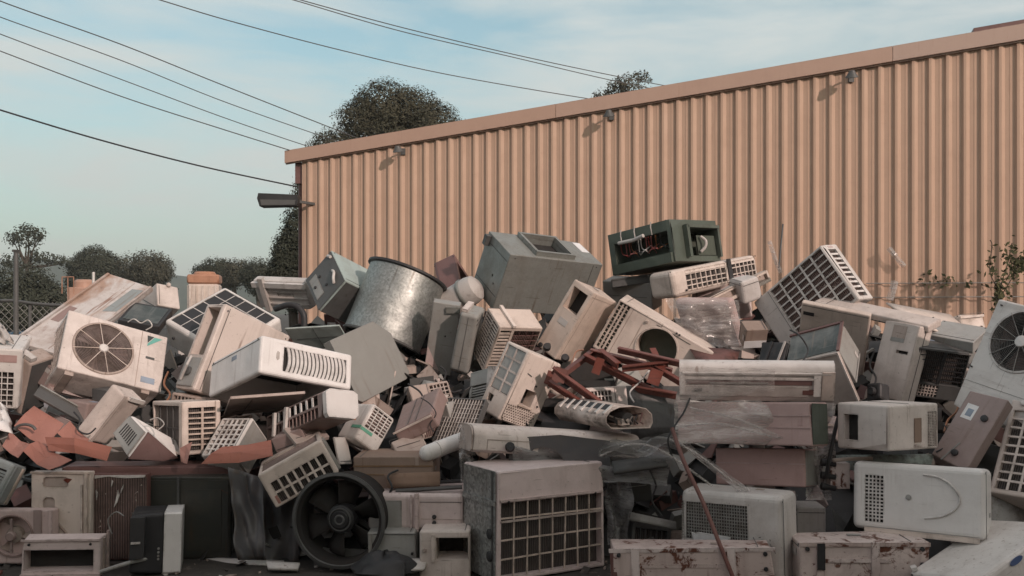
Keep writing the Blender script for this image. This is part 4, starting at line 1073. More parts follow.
unit('beige_wedge', 'metal_box', 'metal box', 'small dull beige box end beside the white plastic pipe', 'tan', [('rib', 'R', (.1, .05), (.1, .95), dict(w=.02, h=.01, m='ivory')), ('seam', 'F', (.1, .5), (.9, .5))], r=.01)
unit('wire_coil', 'condenser_coil', 'coil', 'black finned coil behind thin white guard wires in the middle of the pile', 'darkgrey', [
    ('grid', 'F', (.03, .03, .97, .97), 12, 9, dict(bar=.003, coil='coil', gm='greywhite', depth=.02))], r=.005)
unit('grey_plate', 'metal_sheet', 'panel', 'upright grey plate with a pink corner right of the galvanised drum', 'grey', [('plate', 'F', (.02, .02, .6, .3), 'pink', dict(t=.002, name='patch', outline=[(.02, .02), (.6, .02), (.02, .38)])), ('hole', 'F', (.6, .55), .008), ('rib', 'F', (.5, .92), (1.0, .95), dict(w=.05, h=.02, m='ductgrey'))], r=.006)
unit('grey_box', 'metal_box', 'metal box', 'narrow grey box with its lit top edge painted cream left of the louvred unit', 'grey', [('rib', 'T', (.2, .1), (.2, .9), dict(w=.05, h=.025, m='cream', name='lip')), ('seam', 'F', (.5, .05), (.5, .95), dict(w=.003))], r=.03, seg=4)  # cream strip paints the lit top edge into the colour
unit('octagon_panel', 'metal_sheet', 'panel', 'large grey many-sided panel with cut corners below the galvanised drum', 'plaingrey', (), outline=[(.0, .05), (.05, 0), (.9, 0), (1, .07), (1, .72), (.80, 1.0), (0, 1.0)], r=.004)
unit('teal_sheet', 'metal_sheet', 'panel', 'pale teal sheet lying flat above the white unit with curved slots', 'teal', [('seam', 'F', (.5, .02), (.5, .98), dict(w=.003)), ('seam', 'F', (.1, .5), (.9, .55), dict(w=.003))], r=.003)
# ---- middle
unit('window_box', 'outdoor_unit', OU, 'tall cream unit with a dark window in its narrow grey side', 'ivory', [
    ('open', 'F', (.16, .62, .84, .92), dict(depth=.1)), ('seam', 'R', (.12, .02), (.12, .98), dict(w=.003, m='tan')), ('seam', 'R', (.02, .93), (.98, .93), dict(w=.004, m='tan')), ('knob', 'F', (.5, .1), .02), ('knob', 'F', (.2, .04), .02), ('knob', 'R', (.3, .06), .03, dict(h=.03)),
    ('plate', 'F', (.3, .42, .7, .5), 'greywhite', dict(t=.003, name='label'))], r=.012)
unit('louvre_unit', 'window_air_conditioner', WA, 'cream air conditioner with close louvres and a metal strap over its top', 'ivory', [
    ('grid', 'L', (.08, .04, .92, .95), 2, 14, dict(bar=.008, barv=.011, depth=.03)), ('grid', 'F', (.05, .06, .30, .93), 1, 12, dict(barv=.016, depth=.03)), ('grid', 'F', (.36, .06, .97, .93), 4, 8, dict(bar=.003, coil='coilbrown', gm='maroon', depth=.06)),
    ('rib', 'T', (.32, -.03), (.30, 1.02), dict(w=.03, h=.02, name='strap')), ('seam', 'T', (.02, .95), (.98, .95), dict(w=.006))], r=.008)
unit('dotted_unit', 'window_air_conditioner', WA, 'sunlit ivory unit with grey filter grid and a patch of round holes', 'ivory', [
    ('grid', 'L', (.12, .34, .9, .96), 2, 4, dict(bar=.014, coil='grey', depth=.015, gm='cream')), ('open', 'F', (.34, .30, .66, .52), dict(depth=.1)),
    ('rib', 'F', (.3, .285), (.7, .285), dict(w=.012, h=.012)), ('dots', 'F', (.05, .03, .9, .26), 13, 7, dict(rad=.0075)), ('open', 'L', (.2, .16, .42, .26), dict(depth=.03)),
    ('seam', 'F', (.2, .72), (.34, .70), dict(w=.008)), ('knob', 'F', (.55, .6), .006), ('knob', 'F', (.82, .35), .006)], r=.016, seg=3)
unit('hole_unit', 'outdoor_unit', OU, 'cream outdoor unit missing its fan, a bare round hole and side slots', 'ivory', [
    ('fan', 'F', (.53, .56), .165, dict(guard=False, blades=0, depth=.2, rim='ivory')), ('grid', 'F', (.025, .06, .13, .95), 3, 12, dict(bar=.016, barv=.006, depth=.025)),
    ('seam', 'F', (.42, .92), (.78, .92), dict(w=.005)), ('seam', 'F', (.165, .01), (.165, .99), dict(w=.003, m='tan')), ('knob', 'F', (.33, .88), .012, dict(m='tan')), ('knob', 'F', (.62, .97), .008), ('knob', 'F', (.65, .97), .008)], r=.012, inside='greeninside')
unit('film_bundle', 'wrapped_bundle', 'bundle', 'brownish bundle wrapped in crumpled clear film right of the fanless unit', 'pinkcard', [('plate', 'F', (.0, .0, 1, 1), 'pinkcard', dict(t=.004, name='label', outline=[(.3, .1), (.95, .1), (.95, .7), (.3, .62)]))], r=.06, seg=4)
unit('glass_top_box', 'metal_box', 'metal box', 'rusty dark box with a dusty smeared glass face among the right cabinets', 'grey', [
    ('plate', 'F', (.04, .06, .96, .94), 'glass', dict(t=.004, name='pane')), ('rib', 'F', (.0, .97), (1, .97), dict(w=.02, h=.015, m='maroon', name='edge_strip')), ('rib', 'F', (.98, .0), (.98, 1), dict(w=.02, h=.015, m='maroon', name='edge_strip'))], r=.006)
unit('cream_frame', 'metal_sheet', 'panel', 'thin dirty cream panel leaning beside the slotted wall unit', 'tan', [('rib', 'F', (.02, .0), (.02, 1), dict(w=.012, h=.008, m='cream')), ('rib', 'F', (.0, .98), (1, .98), dict(w=.012, h=.008, m='cream')), ('rib', 'F', (.98, 0), (.98, 1), dict(w=.012, h=.008, m='cream'))], r=.003)
unit('black_box', 'plastic_box', 'box', 'black plastic box tucked left of the dusty glass-faced box', 'black', [('rib', 'F', (.8, .1), (.9, .9), dict(w=.015, h=.01, m='greywhite')), ('rib', 'F', (.3, .05), (.4, .95), dict(w=.02, h=.01))], r=.008)
unit('small_carton', 'cardboard_box', 'box', 'small torn brown carton above the slotted wall unit', 'cardboard', [('plate', 'F', (.0, .02, .98, .4), 'paper', dict(t=.002, name='tape'))], r=.004)
# ---- right
unit('tall_cabinet', 'outdoor_unit', OU, 'broad dusty beige cabinet panel under the long pale slab', 'ivory', [('plate', 'F', (.04, .86, .2, .90), 'black', dict(t=.003, name='slot')), ('seam', 'F', (.02, .97), (.98, .97))], r=.01)
unit('label_unit', 'outdoor_unit', OU, 'leaning beige unit with a grey label and a dark slit handle', 'cream', [
    ('plate', 'F', (.28, .76, .66, .95), 'tan', dict(t=.002, name='label')), ('plate', 'F', (.28, .74, .66, .79), 'grey', dict(t=.003, name='label_strip')), ('open', 'F', (.52, .60, .84, .64), dict(depth=.03)), ('seam', 'R', (.5, .02), (.5, .98), dict(w=.003))], r=.012)
unit('dark_coil_unit', 'condenser_coil', 'coil', 'black stripped coil unit with a small lattice corner left of the big round fan', 'darkgrey', [
    ('grid', 'F', (.03, .30, .97, .96), 2, 7, dict(bar=.02, barv=.004, coil='coil', gm='black')), ('grid', 'F', (.06, .04, .55, .27), 8, 4, dict(bar=.006, coil='coil', gm='cream', depth=.03))], r=.006)
unit('big_fan_unit', 'outdoor_unit', OU, 'large white outdoor unit on its side with a round grey fan at right edge', 'white', [
    ('fan', 'F', (.30, .5), .205, dict(rings=15, spokes=12, hub=.04, blades=3, wire=.0026, rim='greywhite', bm='bladegrey', gm='darkgrey', hm='clean', sm='grey', sw=.003)),
    ('seam', 'F', (.74, .01), (.74, .99), dict(w=.003, m='grey')), ('knob', 'F', (.05, .08), .006), ('knob', 'F', (.62, .05), .006)], r=.012)
unit('sticker_panel', 'metal_box', 'metal box', 'brownish-mauve flat box with a white sticker and two black grommets', 'brownpink', [
    ('plate', 'F', (.14, .60, .44, .80), 'paper', dict(t=.0015, name='sticker')), ('plate', 'F', (.22, .64, .38, .74), 'bluelabel', dict(t=.002, name='sticker')), ('knob', 'F', (.72, .68), .022), ('knob', 'F', (.52, .16), .022), ('seam', 'F', (.3, .02), (.5, .3), dict(w=.01, m='grey'))], r=.008)
unit('edge_grid_unit', 'outdoor_unit', OU, 'cream unit with two columns of square openings at the right edge', 'cream', [
    ('grid', 'F', (.08, .05, .62, .88), 3, 9, dict(bar=.014, coil='coil')), ('knob', 'F', (.2, .96), .02, dict(m='white')), ('plate', 'T', (.1, .1, .5, .9), 'darkgrey', dict(t=.01))], r=.012)
unit('square_hole_unit', 'window_air_conditioner', WA, 'boxy white unit with a dark square in one side and mesh strip on the other', 'cream', [
    ('open', 'F', (.15, .20, .42, .76), dict(depth=.05)), ('grid', 'R', (.78, .06, .96, .82), 4, 22, dict(bar=.005, barv=.004, depth=.02)), ('plate', 'R', (.50, .18, .64, .70), 'cardboard', dict(t=.003, name='label')), ('rib', 'R', (.5, .12), (.66, .12), dict(w=.012, h=.015, name='knob')), ('seam', 'T', (.1, .5), (.9, .5))], r=.014, seg=3)
unit('arc_unit', 'outdoor_unit', OU, 'clean white rounded unit with a raised arrow-shaped arc and small mesh', 'clean', [
    ('grid', 'F', (.10, .12, .245, .80), 5, 13, dict(bar=.008, barv=.009, depth=.02)),
    ('tube', 'F', [(.55, .86, .002), (.66, .84, .004), (.76, .74, .005), (.82, .56, .005), (.79, .42, .005), (.70, .30, .004), (.56, .24, .002)], dict(r=.006, m='clean', name='raised_arc')),
    ('knob', 'F', (.44, .52), .016, dict(h=.006, m='grey', name='badge')), ('rib', 'F', (.1, -.0), (.96, -.0), dict(w=.03, h=.008, m='ivory', name='skirt'))], r=.035, seg=4)
unit('corner_unit', 'window_air_conditioner', WA, 'pinkish white low unit with a blue oval badge in the bottom right corner', 'white', [
    ('plate', 'F', (.40, .70, .56, .90), 'bluelogo', dict(t=.003, name='badge', outline=[(.41 + .075*math.cos(a*math.pi/8), .88 + .07*math.sin(a*math.pi/8)) for a in range(16)])), ('rib', 'T', (.02, .9), (.06, .98), dict(w=.03, h=.02, name='lug'))], r=.03, seg=3)
for key, lab, xs in (('rusty_cabinet', 'cream steel chest front with rust patches left of the mesh unit', (.16, .74)), ('rusty_drawer', 'rust-stained cream steel chest with dark slots below the white arc unit', (.16, .58))):
    unit(key, 'steel_chest', 'chest', lab, 'rusty', [('rib', 'F', (u, .0), (u, 1), dict(w=.045, h=.012, name='stile')) for u in xs] +
         [('rib', 'F', (.0, .95), (1, .95), dict(w=.022, h=.007, name='rail')), ('rib', 'F', (.2, .62), (.7, .62), dict(w=.02, h=.005, name='rail')), ('knob', 'F', (.94, .86), .012), ('knob', 'F', (.94, .55), .012), ('knob', 'F', (.06, .86), .012)] +
         ([('plate', 'F', (.13, .45, .19, .98), 'black', dict(t=.02, name='slot'))] if key == 'rusty_drawer' else [('plate', 'F', (.36, .82, .46, .95), 'redsteel', dict(t=.002, name='rust_patch', outline=[(.36, .93), (.46, .95), (.45, .84), (.40, .80), (.37, .86)])), ('plate', 'F', (.0, .2, .1, .97), 'maroon', dict(t=.002, name='rust_patch', outline=[(.005, .1), (.05, .3), (.04, .6), (.09, .9), (.005, .93)]))]), r=.008)
unit('mesh_unit', 'window_air_conditioner', WA, 'pale grey-green unit with fine mesh front and torn paper strip behind the rusty chest', 'greywhite', [
    ('grid', 'F', (.03, .42, .68, .86), 26, 12, dict(bar=.004, barv=.005, coil='coil', gm='grey', depth=.02)), ('plate', 'F', (.15, .38, .52, .50), 'paper', dict(t=.012, name='paper_strip', outline=[(.14, .50), (.18, .49), (.20, .51), (.52, .49), (.50, .38), (.16, .38)]))], r=.04, seg=4)
unit('pale_box', 'metal_box', 'metal box', 'small pale box standing right of the mesh-fronted unit', 'greywhite', [('seam', 'F', (.05, .9), (.95, .9))], r=.01)
unit('pink_carton', 'carton', 'box', 'long faded pink carton in plastic wrap under the slotted wall unit', 'pinkcard', [('plate', 'R', (.04, .04, .96, .96), 'greeninside', dict(t=.003, name='end_panel')), ('rib', 'F', (.0, .7), (1, .68), dict(w=.006, h=.002)), ('rib', 'F', (.0, .4), (1, .41), dict(w=.006, h=.002))], r=.01)
unit('pink_carton_low', 'carton', 'box', 'shorter faded pink carton lowest of the pair above the mesh unit', 'pinkcard', [('plate', 'R', (.04, .04, .96, .96), 'grey', dict(t=.003, name='end_panel')), ('rib', 'F', (.0, .6), (1, .6), dict(w=.006, h=.002))], r=.01)
# ---- front row
unit('front_grid_unit', 'window_air_conditioner', WA, 'large pinkish window unit with open grid front and streaked grey side', 'pink', [
    ('grid', 'F', (.04, .04, .965, .70), 8, 4, dict(bar=.008, barv=.009, first=.79, coil='coil', depth=.06, gm='ivory')), ('rib', 'F', (.03, .72), (.975, .72), dict(w=.014, h=.008)),
    ('rib', 'F', (.035, .535), (.97, .535), dict(w=.012, h=.006, m='tan')),
    ('plate', 'L', (.02, .01, .98, .985), 'galv', dict(t=.003, name='side_plate')), ('rib', 'L', (.02, .70), (.98, .70), dict(w=.03, h=.012, m='galv')), ('rib', 'L', (.9, .02), (.9, .98), dict(w=.02, h=.008, m='darkgrey')),
    ('knob', 'L', (.85, .42), .03, dict(h=.02)), ('knob', 'L', (.85, .22), .03, dict(h=.02)), ('knob', 'F', (.1, .71), .006), ('knob', 'F', (.9, .71), .006)], r=.012)
unit('knob_unit', 'window_air_conditioner', WA, 'low pinkish window unit with two black control dots right of fan ring', 'pink', [
    ('plate', 'F', (.02, .08, .36, .82), 'grey', dict(t=.006, name='grille_panel')), ('rib', 'F', (.52, -.02), (.52, 1.02), dict(w=.025, h=.02)), ('rib', 'F', (.46, .02), (.46, .98), dict(w=.01, h=.01)), ('seam', 'F', (.55, .78), (.99, .78), dict(w=.003)), ('seam', 'F', (.56, .32), (.99, .30), dict(w=.003, m='tan')),
    ('knob', 'F', (.70, .38), .013, dict(h=.012, on='grille_panel')), ('knob', 'F', (.70, .22), .013, dict(h=.012, on='grille_panel'))], r=.03, seg=4)
unit('grey_low_unit', 'window_air_conditioner', WA, 'plain dull grey unit on the ground right of the fan ring', 'grey', [('rib', 'F', (.06, .04), (.06, .96), dict(w=.02, h=.012)), ('seam', 'F', (.12, .95), (.98, .95)), ('knob', 'F', (.9, .5), .008)], r=.012)
unit('frame_low_unit', 'window_air_conditioner', WA, 'small white-framed unit with a dark square opening under the knobbed unit', 'cream', [('open', 'F', (.33, .40, .97, .86), dict(depth=.2)), ('rib', 'F', (.27, .36), (.27, .92), dict(w=.02, h=.012)), ('knob', 'F', (.1, .6), .012, dict(m='tan')), ('knob', 'F', (.1, .3), .012, dict(m='tan'))], r=.012)
unit('open_front_box', 'heater_box', 'heater', 'low cream metal box with a wide dark empty front at bottom left', 'pink', [
    ('open', 'F', (.035, .16, .91, .70), dict(depth=.12)), ('knob', 'F', (.10, .84), .008, dict(h=.006)), ('knob', 'F', (.87, .84), .008, dict(h=.006)), ('rib', 'F', (.0, .04), (1, .04), dict(w=.02, h=.012)), ('rib', 'F', (.0, .95), (1.0, .95), dict(w=.012, h=.008)), ('rib', 'R', (.95, 0), (.95, 1.08), dict(w=.02, h=.015)), ('rib', 'R', (.4, .05), (.4, .95), dict(w=.02, h=.01, m='tan'))], r=.008)
unit('monitor', 'computer_monitor', 'monitor', 'black-backed monitor with a pale bezel seen from the side on the ground', 'black', [
    ('plate', 'F', (.0, .0, 1, 1), 'clean', dict(t=.10, name='bezel', outline=[(.0, .03), (.03, .0), (.97, 0), (1, .03), (1, .97), (.97, 1), (.03, 1), (0, .97)])), ('rib', 'L', (.25, .3), (.25, .95), dict(w=.08, h=.05)), ('rib', 'L', (.08, .55), (.35, .55), dict(w=.012, h=.06, m='greywhite', name='stand'))] +
     [('knob', 'L', (.86, v), .007, dict(h=.006, m='grey', name='button')) for v in (.25, .3, .36, .42)], r=.02, seg=3)
unit('pressed_panel', 'appliance_back', 'panel', 'beige pressed steel appliance panel with rust marks standing at lower left', 'ivory', [
    ('poly', 'F', [(.20, .84), (.24, .82), (.58, .82), (.62, .84), (.62, .92), (.58, .94), (.24, .94), (.20, .92)], dict(depth=.012)), ('poly', 'F', [(.20, .40), (.22, .38), (.38, .38), (.40, .40), (.40, .68), (.37, .71), (.24, .71), (.20, .68)], dict(depth=.012)),
    ('rib', 'F', (.94, .0), (.94, 1), dict(w=.02, h=.02, m='ivory')), ('rib', 'F', (.86, .02), (.86, .86), dict(w=.012, h=.012, m='ivory')), 
    ('tube', 'F', [(.42, .44, .0), (.58, .32, .002), (.72, .2, .0)], dict(r=.009, m='tan', name='pressing')),
    ('plate', 'F', (.55, .87, .68, .94), 'redsteel', dict(t=.0015, name='rust_mark', outline=[(.54, .91), (.60, .93), (.69, .92), (.62, .87)])), ('rib', 'F', (.0, .995), (1, .995), dict(w=.012, h=.012, m='ivory'))], r=.006, inside='tan')
unit('radiator', 'radiator', 'radiator', 'brown finned radiator core with flaking white paint at lower left', 'maroon', [
    ('plate', 'F', (.02, .02, .98, .97), 'coilbrown', dict(t=.006, name='fins'))] + [('seam', 'F', (.04 + .92*i/22, .05), (.04 + .92*i/22, .95), dict(w=.004, m='tan', name='fin')) for i in range(23)] +
     [('plate', 'F', (.0, .0, 1, 1), 'white', dict(t=.016, name='paint_flake', outline=ol)) for ol in ([(.05, .95), (.3, .975), (.6, .955), (.95, .965), (.96, .99), (.05, .985)], [(.40, .62), (.46, .68), (.50, .76), (.47, .82), (.43, .70)], [(.52, .78), (.56, .84), (.57, .88), (.53, .83)], [(.35, .86), (.38, .92), (.36, .93)], [(.08, .7), (.1, .78), (.07, .82)])], r=.005)
unit('fan_panel', 'fan_cowl', 'fan', 'pinkish panel with a broken round fan frame at the lower left edge', 'pink', [
    ('fan', 'F', (.44, .52), .125, dict(guard=False, blades=3, bm='tan', depth=.08, rim='brownpink')), ('rib', 'F', (.97, .0), (.97, 1), dict(w=.025, h=.012)), ('rib', 'F', (.79, .0), (.79, 1), dict(w=.05, h=.004, m='brownpink')), ('rib', 'F', (.44, .2), (.44, .84), dict(w=.012, h=.012, m='brownpink', name='stay')), ('knob', 'F', (.44, .52), .03, dict(h=.03, m='brownpink'))], r=.01, inside='pink')
unit('dark_cabinet', 'steel_cabinet', 'cabinet', 'almost black green steel cabinet with two door leaves under the maroon board', 'blackgreen', [
    ('plate', 'F', (.02, .02, .36, .96), 'blackgreen', dict(t=.008, name='door')), ('plate', 'F', (.40, .02, .98, .96), 'blackgreen', dict(t=.008, name='door')), ('rib', 'F', (.38, .0), (.38, 1), dict(w=.016, h=.02, m='darkgrey', name='stile')), ('plate', 'F', (.45, .1, .9, .85), 'blackgreen', dict(t=.012, name='door_panel', on='door'))], r=.008)
unit('maroon_board', 'steel_board', 'board', 'long dull maroon board forming a shelf above the dark cabinet', 'maroon', [('rib', 'T', (.02, .06), (.98, .06), dict(w=.02, h=.006))], r=.006)

# ---- smaller pieces wedged into the gaps
unit('under_box', 'metal_box', 'metal box', 'dull grey box propping up the left end of the green control box', 'grey', [('seam', 'F', (.1, .5), (.9, .48))], r=.01)
unit('black_tray', 'underside_filler', 'tray', 'dark filler slab added for the shaded underside of the green control box', 'darkgrey', [('rib', 'F', (.0, .9), (1, .9), dict(w=.012, h=.01))], r=.006)  # added dark slab imitating the shaded underside of the green box
unit('small_coil', 'condenser_coil', 'coil', 'small dark finned coil under the right corner of the round-fan unit', 'darkgrey', [('plate', 'F', (.05, .05, .95, .95), 'coil', dict(t=.004, name='fins')), ('rib', 'F', (.0, .0), (.0, 1), dict(w=.03, h=.03, m='cream', name='post'))], r=.005)
unit('motor_box', 'plastic_box', 'box', 'small black plastic housing beneath the leaning label unit', 'black', [('knob', 'F', (.5, .5), .03, dict(h=.03))], r=.02)
unit('flat_grey', 'metal_sheet', 'panel', 'small grey-brown plate above the tipped two-row air conditioner', 'tan', [('seam', 'F', (.1, .3), (.9, .35))], r=.004)
unit('pale_wedge', 'plastic_cover', 'cover', 'pale plastic cover wedged left of the big white grille unit', 'greywhite', [('seam', 'F', (.1, .8), (.9, .8))], r=.03, seg=3)
unit('back_unit', 'outdoor_unit', OU, 'plain pinkish casing half hidden behind the film-wrapped bundle', 'pink', [('seam', 'F', (.3, .02), (.3, .98))], r=.012)
unit('grey_end', 'metal_box', 'metal box', 'small grey box end above the thin white guard wires', 'grey', [('hole', 'F', (.5, .5), .02), ('rib', 'F', (.0, .9), (1, .9), dict(w=.012, h=.01, m='ivory'))], r=.008)
unit('cream_end', 'metal_box', 'metal box', 'cream casing end showing between the two tallest cream units', 'cream', [('seam', 'F', (.1, .6), (.9, .6))], r=.01)
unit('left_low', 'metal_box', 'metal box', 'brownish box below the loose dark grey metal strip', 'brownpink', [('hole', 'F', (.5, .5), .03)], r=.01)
unit('low_mid', 'metal_box', 'metal box', 'dark box low in the hollow behind the rusty chest front', 'darkgrey', [('grid', 'F', (.1, .2, .9, .8), 6, 1, dict(bar=.006, coil='coil'))], r=.008)
unit('mid_dark', 'metal_box', 'metal box', 'dark grey casing under the hanging film beside the pinkish window unit', 'darkgrey', [('seam', 'F', (.1, .6), (.9, .6), dict(m='grey'))], r=.008)

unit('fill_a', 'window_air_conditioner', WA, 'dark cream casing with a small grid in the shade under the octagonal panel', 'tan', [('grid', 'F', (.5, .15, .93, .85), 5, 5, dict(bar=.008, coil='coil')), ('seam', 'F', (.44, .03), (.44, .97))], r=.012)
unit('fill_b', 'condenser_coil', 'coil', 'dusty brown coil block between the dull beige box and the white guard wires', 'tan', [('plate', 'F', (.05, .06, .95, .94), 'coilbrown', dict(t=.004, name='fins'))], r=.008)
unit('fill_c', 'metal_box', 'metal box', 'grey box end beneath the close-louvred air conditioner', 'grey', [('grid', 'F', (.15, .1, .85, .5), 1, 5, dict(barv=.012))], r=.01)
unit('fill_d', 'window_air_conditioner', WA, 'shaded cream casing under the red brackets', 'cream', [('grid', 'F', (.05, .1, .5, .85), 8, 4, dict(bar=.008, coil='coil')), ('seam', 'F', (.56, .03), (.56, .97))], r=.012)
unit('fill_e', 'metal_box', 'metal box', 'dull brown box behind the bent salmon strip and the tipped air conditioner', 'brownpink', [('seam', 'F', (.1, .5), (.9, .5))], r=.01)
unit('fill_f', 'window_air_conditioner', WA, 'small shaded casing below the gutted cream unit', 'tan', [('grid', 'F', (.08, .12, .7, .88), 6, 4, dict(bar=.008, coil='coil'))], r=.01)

# ================================================================== LOOSE PIECES OF THE PILE
# ---- long wall-unit bodies with a rounded section
RND = [(.0, .10), (.10, .0), (1, .0), (1, 1), (.45, 1), (.28, .985), (.14, .92), (.05, .80), (.0, .62)]
r_, d, h, w = profile_unit('long_split', 'split_indoor_unit', WA, 'long cream indoor unit lying level with its brownish end towards the left', RND, 'cream')
b = MB(); b.add([(-w/2 - .004, -d/2 + d*a*.98 + .002, h*c*.97 + .003) for a, c in RND] + [(-w/2 - .014, -d/2 + d*a*.98 + .002, h*c*.97 + .003) for a, c in RND], [tuple(range(9)), tuple(range(17, 8, -1))] + [(i, (i+1) % 9, 9 + (i+1) % 9, 9 + i) for i in range(9)]); b.build('end_cap', M['tan'], r_)
b = MB(); b.bar((-w/2 + .09, -d/2 - .001, h*.5), (w/2 - .05, -d/2 - .001, h*.5), .004, .004); b.bar((-w/2 + .09, -d/2 - .001, h*.1), (-w/2 + .09, -d/2 - .001, h*.5), .004, .004, (0, 1, 0)); b.build('seam', M['tan'], r_)

SLP = [(.0, .14), (.12, .02), (.40, .0), (1, .06), (1, .92), (.70, 1), (.25, 1), (.08, .94), (.0, .80)]
r_, d, h, w = profile_unit('slotted_split', 'split_indoor_unit', WA, 'long dirty white wall unit with a maroon slot lying on two cartons', SLP, 'greywhite')
def strip(nm, m, u0, u1, v0, v1, t=.004, y=-.5):
    b = MB(); b.box(((u0+u1)/2*w - w/2, d*y - t/2 + .0005, (v0+v1)/2*h), ((u1-u0)*w, t, (v1-v0)*h)); return b.build(nm, M[m], r_)
strip('outlet', 'maroon', .05, .86, .50, .63, .005); strip('outlet_shadow_gap', 'black', .03, .90, .765, .79, .004)
strip('louvre', 'grey', .20, .58, .535, .57, .012); strip('frame', 'white', .0, .035, .22, .78, .012); strip('frame', 'white', .87, .915, .22, .80, .014); strip('frame', 'white', .035, .87, .645, .70, .012)
strip('front_panel', 'greywhite', .03, .84, .20, .46, .010); strip('notch', 'maroon', .80, .90, .26, .38, .012); strip('side_cover', 'cream', .92, 1.0, .12, .86, .014)
strip('lever', 'black', .10, .15, .34, .40, .02); strip('ledge', 'white', .02, .98, .79, .83, .016)
# film over it
b = MB(); rows = []
for j in range(9):
    for i in range(37):
        a = i/36; c = j/8
        rows.append((-w*.5 + w*.62*a, -d/2 - .028 - .012*noise.noise((a*9, c*4, 1)) - .01*abs(noise.noise((a*23, c*7, 4))), h*(1.0 - .95*c*(1 - .35*a)) + .012*noise.noise((a*7, c*3, 8))))
b.add(rows, [(j*37+i, j*37+i+1, (j+1)*37+i+1, (j+1)*37+i) for j in range(8) for i in range(36)], 0, True)
b.build('plastic_wrap', M['film'], r_, fix=False)

OPN = [(.0, .30), (.12, .0), (.95, .0), (1, .25), (.98, .62), (.85, .88), (.60, 1), (.28, .98), (.08, .80), (.0, .55)]
r_, d, h, w = profile_unit('open_split', 'split_indoor_unit', WA, 'dusty indoor unit below the red brackets with its end cap torn off', OPN, 'cream', open_end='R')
n_ = 7
for i in range(n_):
    b = MB(); b.bar((-w/2 + w*(i+.6)/n_, -d*.30, h*.99 + .006), (-w/2 + w*(i+.6)/n_, -d*.49, h*.66), .02, .012, (0, -.6, .8)); b.build('fin', M['white'], r_)
b = MB(); b.box((-.02*w, -d*.34, h*.9), (w*.86, .05, .012), Matrix.Rotation(R(38), 3, 'X')); b.build('outlet', M['black'], r_)
b = MB(); b.tube([(w*.47, .0, h*.4), (w*.2, 0, h*.45), (-w*.3, 0, h*.45)], .045, 16); b.build('fan_roller', M['black'], r_)
for i in range(6):
    b = MB(); y0 = d*(-.3 + .11*i); b.tube([(w*.3, y0, h*.5), (w*.47, y0 + .02, h*(.3 + .07*i)), (w*.52, y0 - .02, h*(.55 - .05*i)), (w*.46, y0 + .03, h*.2)], .006, 6); b.build('wire', M[('black', 'grey', 'black', 'greywhite', 'black', 'maroon')[i]], r_)
b = MB(); b.box((w*.44, -.02, h*.3), (.05, .06, .04)); b.build('terminal_block', M['ivory'], r_)

# ---- galvanised drum: open steel casing, mouth down towards the viewer
ax = Vector((.335, .22, .915)).normalized(); zx = Vector((0, 0, 1)).rotation_difference(ax).to_matrix().to_4x4()
Cd = at(394.5, 308.5, 7.9)
rd, hl = .345, .32
dr = empty('steel_drum', Cd - ax*hl); dr.rotation_euler = zx.to_euler()
tag(dr, 'big shiny galvanised steel drum with a black rim leaning on the pile', 'drum')
b = MB()
pr = [(rd, 0), (rd*1.0, hl), (rd, 2*hl - .02), (rd - .012, 2*hl - .02), (rd - .012, 0)]
b.lathe(pr, 72, closed=True); ob = b.build('shell', M['drumzinc'], dr)
b = MB(); b.lathe([(rd - .005, 2*hl - .022), (rd + .024, 2*hl - .010), (rd + .024, 2*hl + .010), (rd - .03, 2*hl + .010), (rd - .03, 2*hl - .022)], 72, closed=True); b.build('rim', M['black'], dr)
b = MB(); b.lathe([(rd + .004, .0), (rd + .012, .005), (rd + .012, .02), (rd + .004, .025)], 72); b.build('bottom_bead', M['darkgrey'], dr)
b = MB(); b.lathe([(.001, 2*hl - .1), (rd - .02, 2*hl - .1), (rd - .02, .02), (rd - .03, .02), (rd - .03, 2*hl - .11), (.001, 2*hl - .11)], 48); b.build('lining', M['interior'], dr)
b = MB(); b.bar((-rd - .003, .02, .02), (-rd - .003, .02, 2*hl - .03), .03, .005, (1, 0, 0)); b.build('seam', M['galv'], dr)

# ---- rounded duct end behind it
r_ = empty('duct_elbow', at(462, 296, 8.0)); tag(r_, 'pale rounded duct end lying right of the galvanised drum', 'duct')
b = MB(); ax2 = Vector((.75, -.35, .45)).normalized(); m2 = Vector((0, 0, 1)).rotation_difference(ax2).to_matrix().to_4x4()
b.lathe([(.13, -.2), (.13, .1), (.115, .16), (.07, .19), (.001, .20)], 32, m2); b.build('body', M['greywhite'], r_)
b = MB(); b.lathe([(.133, .02), (.14, .03), (.14, .05), (.133, .06)], 32, m2); b.build('band', M['ductgrey'], r_)

# ---- axial fan in a black ring
Cf = at(341, 519, 5.5)
fr = empty('axial_fan', Cf); fr.rotation_euler = (R(90), 0, R(-8)); tag(fr, 'large black axial fan in a round grey-edged ring standing on the ground', 'fan')
ro = .290
b = MB(); b.lathe([(ro, .04), (ro - .012, .048), (ro - .042, .03), (ro - .042, -.2), (ro - .03, -.2), (ro - .008, .02)], 72, closed=True); b.build('ring', M['interior'], fr)
b = MB(); b.lathe([(ro + .001, .036), (ro + .004, .05), (ro - .016, .056), (ro - .022, .048)], 72); b.build('ring_edge', M['darkgrey'], fr)
b = MB(); b.lathe([(.001, .03), (.05, .03), (.058, .02), (.07, .018), (.085, .01), (.09, -.02), (.085, -.12), (.001, -.12)], 36); b.build('hub', M['black'], fr)
b = MB(); b.lathe([(.02, .034), (.028, .036), (.034, .03)], 24); b.lathe([(.062, .026), (.068, .027), (.072, .018)], 24); b.build('hub_cap', M['darkgrey'], fr)
